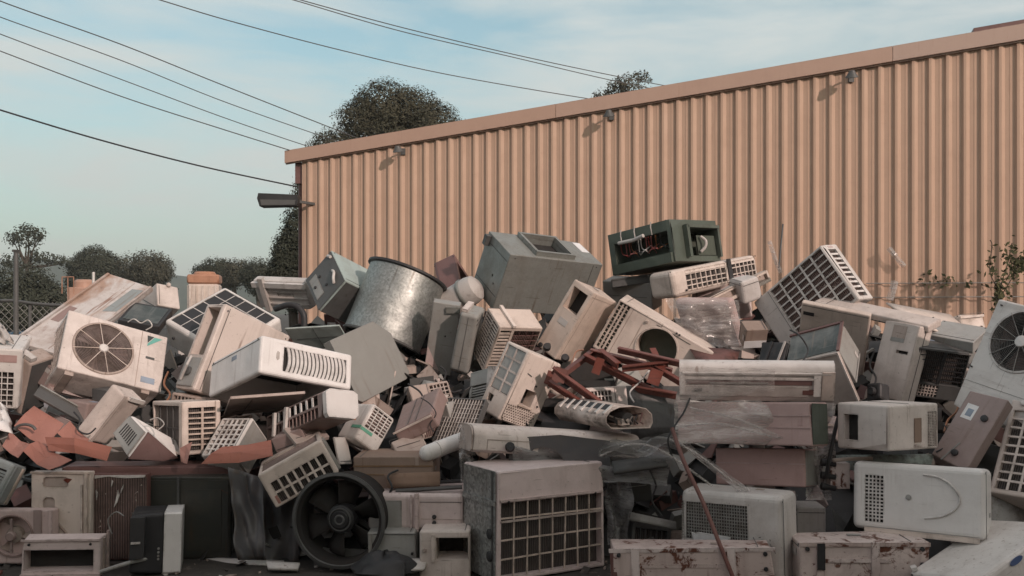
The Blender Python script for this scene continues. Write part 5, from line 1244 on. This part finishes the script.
for i in range(6):
    b = MB(); vs_ = []
    for j in range(5):
        rr = .08 + (ro - .055 - .08)*j/4; pit = R(48 - 22*j/4)
        for a in (-1, -.3, .3, 1):
            s_ = a*(.055 + .03*j/4); t_ = 2*math.pi*i/6 + .3 + s_*math.cos(pit)/rr
            vs_.append((rr*math.cos(t_), rr*math.sin(t_), -.05 + s_*math.sin(pit)))
    b.add(vs_, [(j*4+a, j*4+a+1, j*4+a+5, j*4+a+4) for j in range(4) for a in range(3)], 0, True)
    o = b.build('blade', M['interior'], fr); sd = o.modifiers.new('t', 'SOLIDIFY'); sd.thickness = .005
b = MB()
for a in (90, 210, 330): b.bar((0, 0, -.15), ((ro - .03)*math.cos(R(a)), (ro - .03)*math.sin(R(a)), -.15), .035, .012, (0, 0, 1))
b.build('motor_mount', M['darkgrey'], fr)
b = MB(); b.bar((-.2, -ro - .012, -.08), (.2, -ro - .012, -.08), .2, .02); b.build('foot', M['darkgrey'], fr)

# ---- pipes and rods
def rod(name, label, cat, pts, r, mat, seg=12, hollow=False, group=None):
    P = [at(*p) for p in pts]; o0 = P[0].copy(); b = MB()
    b.tube([p - o0 for p in (smooth(P, 6) if len(P) > 2 else P)], r, seg)
    return tag(b.build(name, M[mat], loc=o0), label, cat, group)
p0, p1 = at(425, 454, 5.72), at(470, 437, 5.95)
r_ = empty('plastic_pipe', p0); tag(r_, 'thick white plastic pipe with rounded end left of the long level unit', 'pipe')
b = MB(); dd = (p1 - p0); mz = Vector((0, 0, 1)).rotation_difference(dd.normalized()).to_matrix().to_4x4()
b.lathe([(.001, -.03), (.03, -.025), (.048, -.005), (.052, .02), (.052, dd.length)], 28, mz); b.build('tube', M['clean'], r_)
b = MB(); b.lathe([(.053, .09), (.056, .092), (.056, .11), (.053, .112)], 28, mz); b.build('coupling', M['white'], r_)
rod('metal_rod', 'rusty thin rod slanting in front of the mesh-fronted unit', 'rod', [(672, 428, 5.30), (684, 462, 5.2), (702, 500, 5.1), (720, 545, 5.0), (736, 585, 4.95)], .012, 'redsteel', 8)
rod('metal_rod', 'thin dark rod standing upright against the shed above the beige channel', 'rod', [(779, 268, 7.7), (781, 245, 7.72), (783, 224, 7.74)], .008, 'darkgrey', 6)
rod('metal_rod', 'dark pipe on the ground beside the black monitor', 'rod', [(100, 572, 5.3), (128, 563, 5.35), (150, 558, 5.42)], .012, 'grey', 8)
rod('wire_loop', 'white wire loop curling from the dusty glass panel', 'wire', [(128, 322, 6.98), (134, 319, 6.96), (141, 323, 6.95), (148, 320, 6.95), (152, 326, 6.95), (146, 330, 6.95)], .0045, 'white', 6)
rod('hose', 'black corrugated hose looped above the pale teal sheet', 'hose', [(275, 309, 7.65), (288, 305, 7.6), (298, 307, 7.58), (304, 316, 7.56), (304, 330, 7.55)], .026, 'black', 10)
rod('hose', 'black hose hanging behind the square-hole white unit', 'hose', [(826, 478, 5.62), (829, 460, 5.6), (833, 440, 5.62), (838, 418, 5.68)], .012, 'black', 8)
rod('pole', 'thin pole rising between the two tanks on the left skyline', 'pole', [(93.5, 300, 20), (93.5, 272, 20)], .03, 'white', 6)
rod('plastic_strip', 'torn clear plastic strip standing beside the dark upright rod', 'strip', [(769, 241, 7.72), (772, 250, 7.72), (776, 262, 7.72), (781, 273, 7.7)], .02, 'film', 5)
rod('plastic_strip', 'torn pale plastic strip hooked on the shed wall right of the big grille unit', 'strip', [(889, 248, 11.75), (894, 254, 11.72), (898, 259, 11.74), (904, 266, 11.75)], .035, 'film', 5)
rod('plastic_strip', 'pale plastic scrap hanging low on the shed wall behind the lit sheet', 'strip', [(895, 281, 11.7), (893, 290, 11.7), (890, 300, 11.7)], .05, 'film', 5)
rod('steel_bar', 'flat dark steel bar in the shade above the knobbed unit', 'bar', [(396, 491, 5.62), (430, 489, 5.6), (462, 487, 5.6)], .014, 'darkgrey', 6)
rod('steel_bar', 'dark strip of steel lying behind the flat dark steel bar', 'bar', [(400, 484, 5.8), (462, 481, 5.8)], .012, 'black', 6)

# ---- bent sheets
def sheet(name, label, cat, c4, mat, t=.0028, bend=.0, wave=.0, n=12, group=None, kind=None):
    """four corners (px, py, Y) clockwise from top left; real thickness"""
    A, B, C, D_ = [at(*p) for p in c4]; o0 = D_.copy()
    nrm = (B - A).cross(D_ - A).normalized()
    rows = []
    for j in range(n+1):
        for i in range(n+1):
            u, v = i/n, j/n
            p = A*(1-u)*(1-v) + B*u*(1-v) + C*u*v + D_*(1-u)*v
            p = p + nrm*(bend*4*u*(1-u) + wave*noise.noise((u*3 + c4[0][0], v*3, 2)))
            rows.append(p - o0)
    m = n+1; b = MB()
    b.add(rows, [(j*m+i, j*m+i+1, (j+1)*m+i+1, (j+1)*m+i) for j in range(n) for i in range(n)], 0, name != SS)
    o = b.build(name, M[mat], loc=o0, fix=False)
    if t: sd = o.modifiers.new('thickness', 'SOLIDIFY'); sd.thickness = t; sd.offset = 0
    return tag(o, label, cat, group, kind)
SS = 'scrap_sheet'
sheet(SS, 'largest salmon painted sheet with a grey handle mark at left of the pile', 'scrap sheet', [(34, 406, 6.15), (64, 424, 6.1), (46, 447, 5.85), (14, 426, 5.95)], 'salmon', bend=.008, wave=.03, n=2)
sheet(SS, 'salmon sheet corner poking up left of the long pale indoor unit', 'scrap sheet', [(70, 421, 6.1), (90, 440, 6.0), (72, 446, 5.95), (57, 433, 6.0)], 'salmon', bend=.01, wave=.03, n=2)
sheet(SS, 'curled dark salmon strip in front of the slotted white box', 'scrap sheet', [(45, 437, 5.78), (112, 447, 5.72), (107, 461, 5.68), (49, 451, 5.72)], 'salmon', bend=-.05, wave=.03, n=2)
sheet(SS, 'bright salmon sheet tongue sliding down onto the beige pressed panel', 'scrap sheet', [(38, 441, 5.82), (72, 460, 5.62), (49, 470, 5.6), (23, 451, 5.72)], 'salmon', bend=.02, wave=.03, n=2)
sheet(SS, 'orange-salmon sheet scrap at the far left above the slotted blue-grey unit', 'scrap sheet', [(10, 431, 5.9), (30, 444, 5.82), (18, 458, 5.72), (2, 446, 5.78)], 'salmon', bend=.015, wave=.03, n=2)
sheet(SS, 'wide salmon strip bent in front of the white lattice guard', 'scrap sheet', [(222, 447, 5.78), (271, 440, 5.8), (273, 456, 5.74), (201, 464, 5.7)], 'salmon', bend=.02, wave=.03, n=2)
sheet(SS, 'short rusty salmon scrap at the end of the bright slotted box', 'scrap sheet', [(180, 448, 5.75), (192, 442, 5.76), (187, 464, 5.7), (181, 462, 5.72)], 'salmon', wave=.03, n=2)
sheet('scrap_sheet', 'small orange tag of metal right of the bright white end cap', 'scrap sheet', [(349, 415, 5.95), (356, 416, 5.95), (356, 420, 5.94), (348, 420, 5.94)], 'orange', n=4)
b = MB(); P = [at(26, 431, 5.91) + Vector((.07*math.cos(a), -.012, .045*math.sin(a))) for a in np.linspace(.2, 2.9, 10)]; o0 = P[0].copy(); b.tube([p - o0 for p in P], .010, 6)
tag(b.build('pull_handle', M['darkgrey'], loc=o0), 'curved grey pull handle on the largest salmon sheet', 'handle')
sheet('plastic_bag', 'crumpled bright white plastic at the left edge above the salmon sheets', 'plastic', [(-6, 405, 5.95), (8, 409, 5.9), (13, 434, 5.75), (-6, 440, 5.72)], 'clean', bend=-.06, wave=.08, n=18)
sheet('plastic_bag', 'crumpled pale scrap on top of the left-edge air conditioner', 'plastic', [(-4, 322, 6.6), (5, 327, 6.5), (15, 345, 6.3), (-4, 346, 6.3)], 'greywhite', bend=-.04, wave=.1, n=16)
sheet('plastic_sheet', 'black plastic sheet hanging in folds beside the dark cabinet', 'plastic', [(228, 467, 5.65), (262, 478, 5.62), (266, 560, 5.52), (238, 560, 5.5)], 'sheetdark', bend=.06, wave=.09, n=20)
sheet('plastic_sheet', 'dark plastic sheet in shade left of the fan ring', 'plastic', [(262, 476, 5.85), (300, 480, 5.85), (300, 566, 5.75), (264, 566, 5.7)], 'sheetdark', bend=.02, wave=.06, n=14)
FM = 'film_sheet'
sheet(FM, 'wide dusty plastic film draped over the dark hollow behind the pinkish window unit', 'plastic film', [(510, 436, 5.70), (672, 440, 5.72), (668, 486, 5.55), (514, 466, 5.58)], 'filmgrey', bend=.05, wave=.14, n=34, t=0)
sheet(FM, 'hanging grey film between the pinkish window unit and the mesh unit', 'plastic film', [(606, 462, 5.72), (634, 462, 5.74), (628, 545, 5.6), (608, 545, 5.6)], 'filmgrey', bend=.04, wave=.14, n=24, t=0)
sheet(FM, 'rucked band of film running below the torn indoor unit', 'plastic film', [(598, 448, 5.55), (676, 434, 5.6), (680, 452, 5.5), (602, 458, 5.48)], 'filmgrey', bend=-.02, wave=.15, n=26, t=0)
sheet(FM, 'clear film strand stretched down across the lower pink carton', 'plastic film', [(672, 438, 5.45), (684, 440, 5.45), (752, 492, 5.38), (738, 492, 5.36)], 'filmwhite', wave=.05, n=18, t=0)
sheet(FM, 'wrinkled clear film clinging to the long pink carton', 'plastic film', [(674, 402, 5.42), (760, 400, 5.55), (818, 446, 5.60), (676, 443, 5.42)], 'filmwhite', wave=.06, n=40, t=0)
sheet(FM, 'clear film hanging over the end of the pink cartons', 'plastic film', [(812, 402, 5.78), (836, 404, 5.8), (832, 500, 5.7), (806, 500, 5.62)], 'filmwhite', wave=.10, n=20, t=0)
sheet(FM, 'torn film flap at the open left end of the long level unit', 'plastic film', [(458, 424, 5.72), (472, 430, 5.7), (474, 484, 5.6), (460, 482, 5.6)], 'film', wave=.07, n=18, t=0)
sheet(FM, 'crumpled film wrapped over the brownish bundle', 'plastic film', [(665, 298, 7.42), (738, 300, 7.45), (744, 350, 7.35), (688, 348, 7.32)], 'film', bend=-.05, wave=.12, n=24, t=0)
def plate_px(name, label, cat, outline, Y, t, mat):
    P = [at(x, y, Y) for x, y in outline]; o0 = P[0].copy(); b = MB()
    b.prism([((p - o0).x, (p - o0).z) for p in P], (0, 0, 0), (1, 0, 0), (0, 0, 1), (0, 1, 0), t)
    return tag(b.build(name, M[mat], loc=o0), label, cat)
plate_px('steel_sheet', 'dusty grey plate with an arched cut-out above the pinkish window unit', 'panel', [(508, 470), (511, 438), (560, 435), (610, 441), (610, 470), (566, 470), (563, 459), (555, 450), (544, 447), (534, 449), (526, 457), (522, 470)], 5.66, .01, 'sheetdark')
sheet('steel_sheet', 'black backing standing in for the dark behind the arched cut-out plate', 'panel', [(505, 444, 5.78), (606, 446, 5.78), (606, 480, 5.72), (507, 480, 5.72)], 'black', n=4)  # black backing stands in for the dark hole seen through the arch
sheet('metal_sheet', 'bright cream sheet sloping under the vine beside the label unit', 'panel', [(886, 303, 7.15), (950, 315, 7.4), (984, 345, 6.95), (922, 327, 6.72)], 'ivory', t=.012, n=4)
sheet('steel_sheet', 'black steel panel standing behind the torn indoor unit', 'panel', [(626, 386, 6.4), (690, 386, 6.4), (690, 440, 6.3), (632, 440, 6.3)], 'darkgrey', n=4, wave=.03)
sheet('timber_board', 'grey board lying in the dark hollow right of the pinkish window unit', 'board', [(612, 462, 5.62), (664, 456, 5.66), (668, 466, 5.58), (614, 474, 5.55)], 'darkgrey', t=.02, n=3)
sheet('timber_board', 'weathered board end at the bottom of the dark hollow', 'board', [(628, 512, 5.75), (676, 522, 5.72), (676, 530, 5.7), (628, 520, 5.72)], 'grey', t=.02, n=3)
sheet('timber_board', 'brown board under the brown cardboard box', 'board', [(384, 474, 5.7), (440, 472, 5.7), (440, 486, 5.66), (388, 488, 5.66)], 'cardboard', t=.02, n=3)
sheet('white_strip', 'white flat strip lying on the ground below the black plastic sheet', 'strip', [(192, 557, 5.85), (284, 561, 5.65), (284, 566, 5.58), (187, 562, 5.78)], 'clean', t=.01, n=3)
sheet('white_strip', 'short pale strip of trim on the ground right of the black monitor', 'strip', [(266, 562, 5.52), (300, 564, 5.5), (298, 570, 5.45), (268, 569, 5.45)], 'greywhite', t=.02, n=3)
sheet('metal_sheet', 'grey mottled panel under the pink-cornered grey plate', 'panel', [(424, 380, 6.9), (446, 384, 6.9), (440, 398, 6.8), (414, 396, 6.8)], 'grey', n=3)
sheet('metal_sheet', 'narrow cream strip of metal lying right of the octagonal panel', 'panel', [(428, 395, 6.6), (449, 395, 6.6), (446, 400, 6.55), (432, 399, 6.55)], 'cream', n=3)
sheet('metal_sheet', 'pale plate leaning on the left side of the dotted ivory unit', 'panel', [(488, 366, 6.75), (497, 366, 6.75), (490, 420, 6.6), (483, 420, 6.6)], 'greywhite', n=3)
sheet('metal_sheet', 'dark maroon panel between the grey film hollow and the wall unit', 'panel', [(688, 346, 7.1), (740, 350, 7.1), (736, 366, 6.9), (700, 366, 6.9)], 'maroon', n=3)
sheet('metal_sheet', 'pale plate under the bright square-hole unit', 'panel', [(836, 455, 5.75), (934, 454, 5.75), (930, 470, 5.7), (838, 470, 5.7)], 'teal', n=3)
sheet('metal_sheet', 'grey corner panel right of the white arc unit', 'panel', [(984, 486, 5.55), (1030, 512, 5.5), (1030, 540, 5.4), (984, 530, 5.45)], 'grey', n=3)

# ---- loose cables and pipes hanging out of the pile
for lab, pts, r, mt in (
    ('black cable looping out below the octagonal panel', [(408, 384, 6.7), (420, 392, 6.6), (424, 404, 6.5), (416, 414, 6.45), (430, 418, 6.4)], .007, 'black'),
    ('black cable hanging from the pink-cornered grey plate', [(440, 366, 7.25), (446, 372, 7.2), (444, 384, 7.0), (452, 392, 6.9), (462, 390, 6.9)], .008, 'black'),
    ('thin black wire curving over the dull beige box', [(421, 398, 6.05), (430, 404, 6.02), (436, 414, 6.0), (430, 424, 6.0), (434, 432, 6.0)], .004, 'black'),
    ('white cable trailing from the bare round fan hole', [(656, 360, 7.0), (648, 372, 6.6), (640, 382, 6.4), (630, 392, 6.3), (634, 402, 6.2)], .006, 'white'),
    ('copper pipe bent up beside the tall unit with the window', [(560, 372, 6.8), (570, 366, 6.8), (576, 352, 6.9), (584, 350, 6.9)], .007, 'copper'),
    ('black cable drooping from the slotted wall unit', [(690, 398, 5.45), (684, 412, 5.42), (676, 424, 5.4), (668, 440, 5.38), (672, 456, 5.4)], .006, 'black'),
    ('thin grey wire looping in front of the black monitor', [(112, 534, 5.5), (108, 520, 5.5), (116, 512, 5.48), (124, 516, 5.45)], .004, 'grey'),
    ('black cable trailing over the salmon sheets', [(74, 412, 6.1), (80, 420, 6.05), (78, 430, 6.0), (88, 434, 5.98), (96, 428, 6.0)], .006, 'black'),
    ('copper pipe stub left of the gutted cream unit', [(168, 372, 6.75), (164, 384, 6.6), (170, 394, 6.5), (166, 402, 6.4)], .008, 'copper'),
    ('black cable hanging left of the leaning label unit', [(874, 352, 6.9), (870, 366, 6.8), (876, 378, 6.7), (872, 392, 6.6)], .008, 'black'),
    ('thin black wire over the mauve sticker box', [(944, 424, 5.9), (950, 436, 5.75), (946, 446, 5.72), (936, 452, 5.72)], .005, 'black'),
    ('black cable tangled beside the fan ring', [(384, 500, 5.62), (392, 488, 5.6), (388, 476, 5.65), (398, 470, 5.7)], .007, 'black'),
    ('copper pipe poking up between the dark coil and the big round fan', [(960, 400, 6.3), (956, 412, 6.2), (948, 420, 6.1), (944, 432, 6.0)], .007, 'copper'),
    ('black wire hanging down the dark hollow beside the mesh unit', [(650, 470, 5.6), (656, 486, 5.58), (652, 500, 5.58), (662, 516, 5.56)], .006, 'black'),
    ('white wire curled on top of the bright slotted box', [(150, 420, 5.85), (158, 418, 5.85), (164, 424, 5.8), (158, 430, 5.75)], .004, 'greywhite'),
    ('black cable lying over the dusty glass-faced box', [(790, 330, 6.6), (800, 336, 6.5), (808, 350, 6.45), (802, 362, 6.25)], .006, 'black')):
    rod('pipe' if mt == 'copper' else 'cable', lab, 'pipe' if mt == 'copper' else 'cable', pts, r, mt, 6, group='loose cables and pipes in the pile')
for lab, pts in (('taut film strand crossing the long pink carton', [(676, 426, 5.34), (720, 424, 5.4), (770, 436, 5.48), (815, 447, 5.5)]), ('upper film strand from the slotted wall unit across the pink carton', [(690, 408, 5.36), (740, 420, 5.42), (800, 446, 5.5)]),
                 ('long slack film strand falling past the lower pink carton', [(668, 438, 5.4), (700, 456, 5.36), (728, 478, 5.34), (748, 490, 5.34)]), ('film strand stretched over the dark hollow to the pink cartons', [(600, 456, 5.46), (632, 444, 5.45), (664, 452, 5.4), (712, 486, 5.36)])):
    rod('film_strand', lab, 'plastic film', pts, .008, 'film', 5, group='plastic film strands')
# black rubbish bag and pale tray at the foot
b = MB(); rows = []
for j in range(13):
    for i in range(24):
        a = 2*math.pi*i/24; ph = math.pi*j/12
        rr = 1 + .35*noise.noise((math.cos(a)*1.6, math.sin(a)*1.6, ph*1.5)) + .12*noise.noise((math.cos(a)*5, math.sin(a)*5, ph*5))
        rows.append((.17*rr*math.sin(ph)*math.cos(a), .13*rr*math.sin(ph)*math.sin(a), .085 + .085*rr*math.cos(ph)))
b.add(rows, [(j*24+i, j*24+(i+1) % 24, (j+1)*24+(i+1) % 24, (j+1)*24+i) for j in range(12) for i in range(24)], 0, True)
gp = at(384, 573, 5.3); gp.z = 0
tag(b.build('rubbish_bag', M['black'], loc=gp), 'black rubbish bag slumped in front of the plain dull grey unit', 'bag')
sheet('metal_tray', 'small pale tray leaning against the plain dull grey unit', 'tray', [(392, 560, 5.36), (428, 559, 5.4), (424, 570, 5.3), (398, 572, 5.28)], 'greywhite', t=.015, n=3)

# ---- bright box with a slotted end, skewed out of square
fq = [(130.6, 414.3, 5.95), (148, 432, 5.80), (128, 459, 5.74), (112, 434, 5.90)]
kq = [(186, 444.6, 6.12), (178, 458, 5.98), (163, 461, 5.86), (158, 456, 6.02)]
FP, KP = [at(*p) for p in fq], [at(*p) for p in kq]; o0 = FP[2].copy()
r_ = empty('split_indoor_unit', o0); tag(r_, 'bright white long box with a grey slotted end lying on the maroon board', WA)
b = MB(); b.add([p - o0 for p in FP + KP], [(0, 1, 2, 3), (7, 6, 5, 4), (0, 4, 5, 1), (2, 6, 7, 3), (0, 3, 7, 4)]); cs = b.build('casing', M['white'], r_)
bv_ = cs.modifiers.new('bevel', 'BEVEL'); bv_.width = .018; bv_.segments = 3
b = MB(); b.add([p - o0 for p in (FP[1], FP[2], KP[2], KP[1])], [(0, 1, 2, 3)]); o = b.build('base_plate', M['maroon'], r_, fix=False); sd = o.modifiers.new('t', 'SOLIDIFY'); sd.thickness = .012; sd.offset = 0
fn_ = (FP[1] - FP[0]).cross(FP[3] - FP[0]).normalized()
if fn_.y > 0: fn_ = -fn_
bl = lambda u, v: (FP[0]*(1-u)*(1-v) + FP[1]*u*(1-v) + FP[2]*u*v + FP[3]*(1-u)*v) - o0
b = MB(); b.add([bl(.06, .06) + fn_*.001, bl(.94, .06) + fn_*.001, bl(.94, .94) + fn_*.001, bl(.06, .94) + fn_*.001] + [bl(.06, .06) + fn_*.012, bl(.94, .06) + fn_*.012, bl(.94, .94) + fn_*.012, bl(.06, .94) + fn_*.012], [(4, 5, 6, 7), (0, 1, 5, 4), (1, 2, 6, 5), (2, 3, 7, 6), (3, 0, 4, 7)])
ec = b.build('end_cap', M['grey'], r_)
for i in range(7):
    b = MB(); u = .22 + .09*i; b.bar(bl(u, .30) + fn_*.013, bl(u, .74) + fn_*.013, .008, .003, fn_); b.build('slot', M['black'], ec)

# ---- red steel wall brackets
def bracket(label, bars, plates):
    o0 = at(*bars[0][0]); r_ = empty('steel_bracket', o0); tag(r_, label, 'bracket', 'red steel brackets')
    for p, q, w_ in bars:
        a, c = at(*p) - o0, at(*q) - o0
        b = MB(); b.bar(a, c, .008, w_, (0, -.25, 1)); b.bar(a + Vector((0, -w_*.45, w_*.42)), c + Vector((0, -w_*.45, w_*.42)), w_*.9, .008, (0, -.25, 1))
        b.build('arm', M['redsteel'], r_)
    for p, sx, sz in plates:
        b = MB(); b.box(at(*p) - o0, (sx, .012, sz), Matrix.Rotation(R(20), 3, 'Y')); b.build('plate', M['redsteel'], r_)
bracket('red bracket frame reaching furthest left below the fanless unit', [((551, 384, 6.5), (592, 353, 6.6), .05), ((553, 370, 6.35), (600, 404, 6.3), .055), ((549, 383, 6.4), (588, 408, 6.3), .045)], [((560, 375, 6.32), .09, .10), ((550, 378, 6.45), .06, .1)])
bracket('red bracket frame crossing the middle of the bare round hole unit', [((584, 357, 6.55), (650, 391, 6.4), .055), ((590, 352, 6.6), (672, 372, 6.45), .05), ((600, 352, 6.62), (618, 366, 6.4), .05)], [((598, 366, 6.4), .06, .12)])
bracket('red bracket frame ending nearest the slotted wall unit', [((618, 350, 6.5), (684, 365, 6.3), .045), ((622, 369, 6.4), (668, 364, 6.35), .045), ((652, 366, 6.4), (682, 384, 6.25), .045), ((632, 388, 6.4), (676, 396, 6.3), .05), ((652, 351, 6.55), (662, 372, 6.35), .05)], [((655, 377, 6.3), .09, .11)])

# ---- valves behind the square-hole unit
r_ = empty('valve_block', at(838, 475, 5.68)); tag(r_, 'rusty pipe fittings with black caps left of the white arc unit', 'pipe fittings')
b = MB(); b.box((0, 0, 0), (.12, .08, .16)); b.build('body', M['rusty'], r_)
for dz in (-.07, .0, .08):
    b = MB(); b.lathe([(.001, .05), (.022, .05), (.024, .03), (.016, .0), (.016, -.04)], 14, Matrix.Translation((-.07, -.04, dz)) @ Matrix.Rotation(R(-80), 4, 'Y')); b.build('cap', M['black'], r_)
b = MB(); b.tube([(-.05, -.05, .1), (.05, -.05, .11), (.2, -.04, .11)], .012, 8); b.build('pipe', M['ivory'], r_)
# rubber plugs
for x_, y_, Y_, lab in ((547, 347, 6.9, 'left black rubber plug below the tall unit with the window'), (565, 358, 6.7, 'round black rubber foot nearest the red brackets'), (510, 447, 5.58, 'dark green-black knob above the pinkish window unit')):
    b = MB(); b.lathe([(.001, .03), (.024, .03), (.03, .015), (.03, -.02), (.024, -.035), (.001, -.035)], 18, Matrix.Rotation(R(70), 4, 'X'))
    tag(b.build('rubber_foot' if y_ < 400 else 'round_knob', M['black'], loc=at(x_, y_, Y_)), lab, 'rubber foot' if y_ < 400 else 'knob')

# ---- vine on the wall at right
M['vineleaf'] = leafmat('vine_leaves', (.055, .06, .032), (.12, .115, .06))
vn = empty('climbing_vine', at(1004, 312, 10.9)); tag(vn, 'straggly leafy vine climbing the shed wall at right edge', 'vine')
vo = vn.location.copy(); rng = random.Random(5)
st = MB(); lf = MB()
def leaves(p, n, spread, size):
    for _ in range(n):
        q = p + Vector((rng.gauss(0, spread), rng.gauss(0, spread*.5), rng.gauss(0, spread)))
        nn = Vector((rng.gauss(0, .6), -1, rng.gauss(.3, .6))).normalized(); t = nn.orthogonal().normalized(); t.rotate(Matrix.Rotation(rng.uniform(0, 6.3), 3, nn)); u = nn.cross(t); a = size*rng.uniform(.5, 1)
        lf.add([q - t*a, q - u*a*.5, q + t*a, q + u*a*.5], [(0, 1, 2, 3)])
for pts, nl in (([(998, 318), (1000, 290), (1008, 262), (1012, 243)], 12), ([(1000, 292), (990, 272), (992, 246), (990, 240)], 7), ([(1006, 280), (1018, 262), (1030, 255)], 10), ([(998, 300), (1008, 285), (1016, 270), (1022, 262)], 16), ([(1000, 312), (996, 300), (1003, 285)], 7)):
    P = smooth([at(x, y, 10.95) - vo for x, y in pts], 6)
    st.tube(P, .006, 5)
    for _ in range(nl):
        leaves(P[rng.randrange(len(P))], 6, .045, .045)
st.build('stem', M['bark'], vn); lf.build('leaves', M['vineleaf'], vn, fix=False)
for i, (y_, lab) in enumerate(((283, 'upper straining wire with dry vine twigs along the shed wall'), (297, 'bare lower straining wire along the shed wall'))):
    P = [at(x, y_ - (x-950)*.004, 11.95 - (x-860)*.0038) for x in (866, 900, 940, 980, 1024)]; o0 = P[0].copy()
    wr = empty('straining_wire', o0); tag(wr, lab, 'wire')
    b = MB(); b.tube([p - o0 for p in P], .006, 5); b.build('strand', M['grey'], wr)
    if i == 0:
        lf = MB()
        for x in (921, 923, 932, 937, 944, 947, 951, 962, 972, 978, 985): leaves(at(x, y_ + rng.uniform(-3, 5) - (12 if x in (923, 978) else 0), 11.95 - (x-860)*.0038) - o0, 3, .045, .045)
        lf.build('dry_leaves', M['vineleaf'], wr, fix=False)

# ---- the scrap underneath: an uncountable mass of broken sheet and casings
def heap_z(x, y):
    pr = [(5.7, .0), (5.95, .22), (6.3, .52), (6.8, .85), (7.5, 1.12), (8.2, 1.42), (8.9, 1.5), (9.6, 1.2), (10.6, .6), (11.4, .0)]
    z = 0
    for (a, za), (c, zc) in zip(pr, pr[1:]):
        if a <= y <= c: z = za + (zc-za)*(y-a)/(c-a)
    side = 1.0
    if x < -1.6: side = max(.55, 1 + (x + 1.6)*.16)
    if x > 2.8: side = max(.7, 1 - (x - 2.8)*.12)
    if x < -6 or x > 7: side *= .6
    return z*side
hp = MB(); nxh, nyh = 90, 40
gv = []
for j in range(nyh+1):
    for i in range(nxh+1):
        x = -7.5 + 16*i/nxh; y = 5.7 + 5.8*j/nyh
        gv.append((x, y, max(-.02, heap_z(x, y) - .12 + .10*noise.noise((x*2.2, y*2.2, 0)))))
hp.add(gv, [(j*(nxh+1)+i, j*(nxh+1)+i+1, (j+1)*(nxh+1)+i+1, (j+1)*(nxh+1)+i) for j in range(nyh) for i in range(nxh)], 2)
rng = random.Random(4)
for k in range(4600):
    x = rng.uniform(-7, 7.5); y = rng.uniform(5.85, 10.6)
    z = heap_z(x, y) - rng.uniform(-.02, .15)
    if z < .02: continue
    e = Euler((rng.gauss(0, .7), rng.gauss(0, .7), rng.uniform(0, 6.3))).to_matrix()
    if rng.random() < .55: dm = (rng.uniform(.08, .46), rng.uniform(.05, .30), rng.uniform(.003, .014))
    else: dm = (rng.uniform(.05, .22), rng.uniform(.04, .16), rng.uniform(.03, .12))
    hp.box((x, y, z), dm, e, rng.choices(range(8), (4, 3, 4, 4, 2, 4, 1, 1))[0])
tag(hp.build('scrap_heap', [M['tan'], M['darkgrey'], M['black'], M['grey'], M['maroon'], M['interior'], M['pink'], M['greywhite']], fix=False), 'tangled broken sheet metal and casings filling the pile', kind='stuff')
lt = MB(); rng = random.Random(8)
for k in range(900):
    x = rng.uniform(-4.5, 4); y = rng.uniform(4.6, 6.2)
    e = Euler((rng.gauss(0, .25), rng.gauss(0, .25), rng.uniform(0, 6.3))).to_matrix(); s_ = rng.choice((.4, .4, .6, 1.0, 1.5))
    lt.box((x, y, .006), (rng.uniform(.01, .07)*s_, rng.uniform(.008, .04)*s_, rng.uniform(.004, .014)), e, rng.choices(range(4), (5, 4, 2, 1))[0])
tag(lt.build('litter', [M['dirt'], M['tan'], M['greywhite'], M['redsteel']], fix=False), 'small scraps and grit scattered over the yard', kind='stuff')
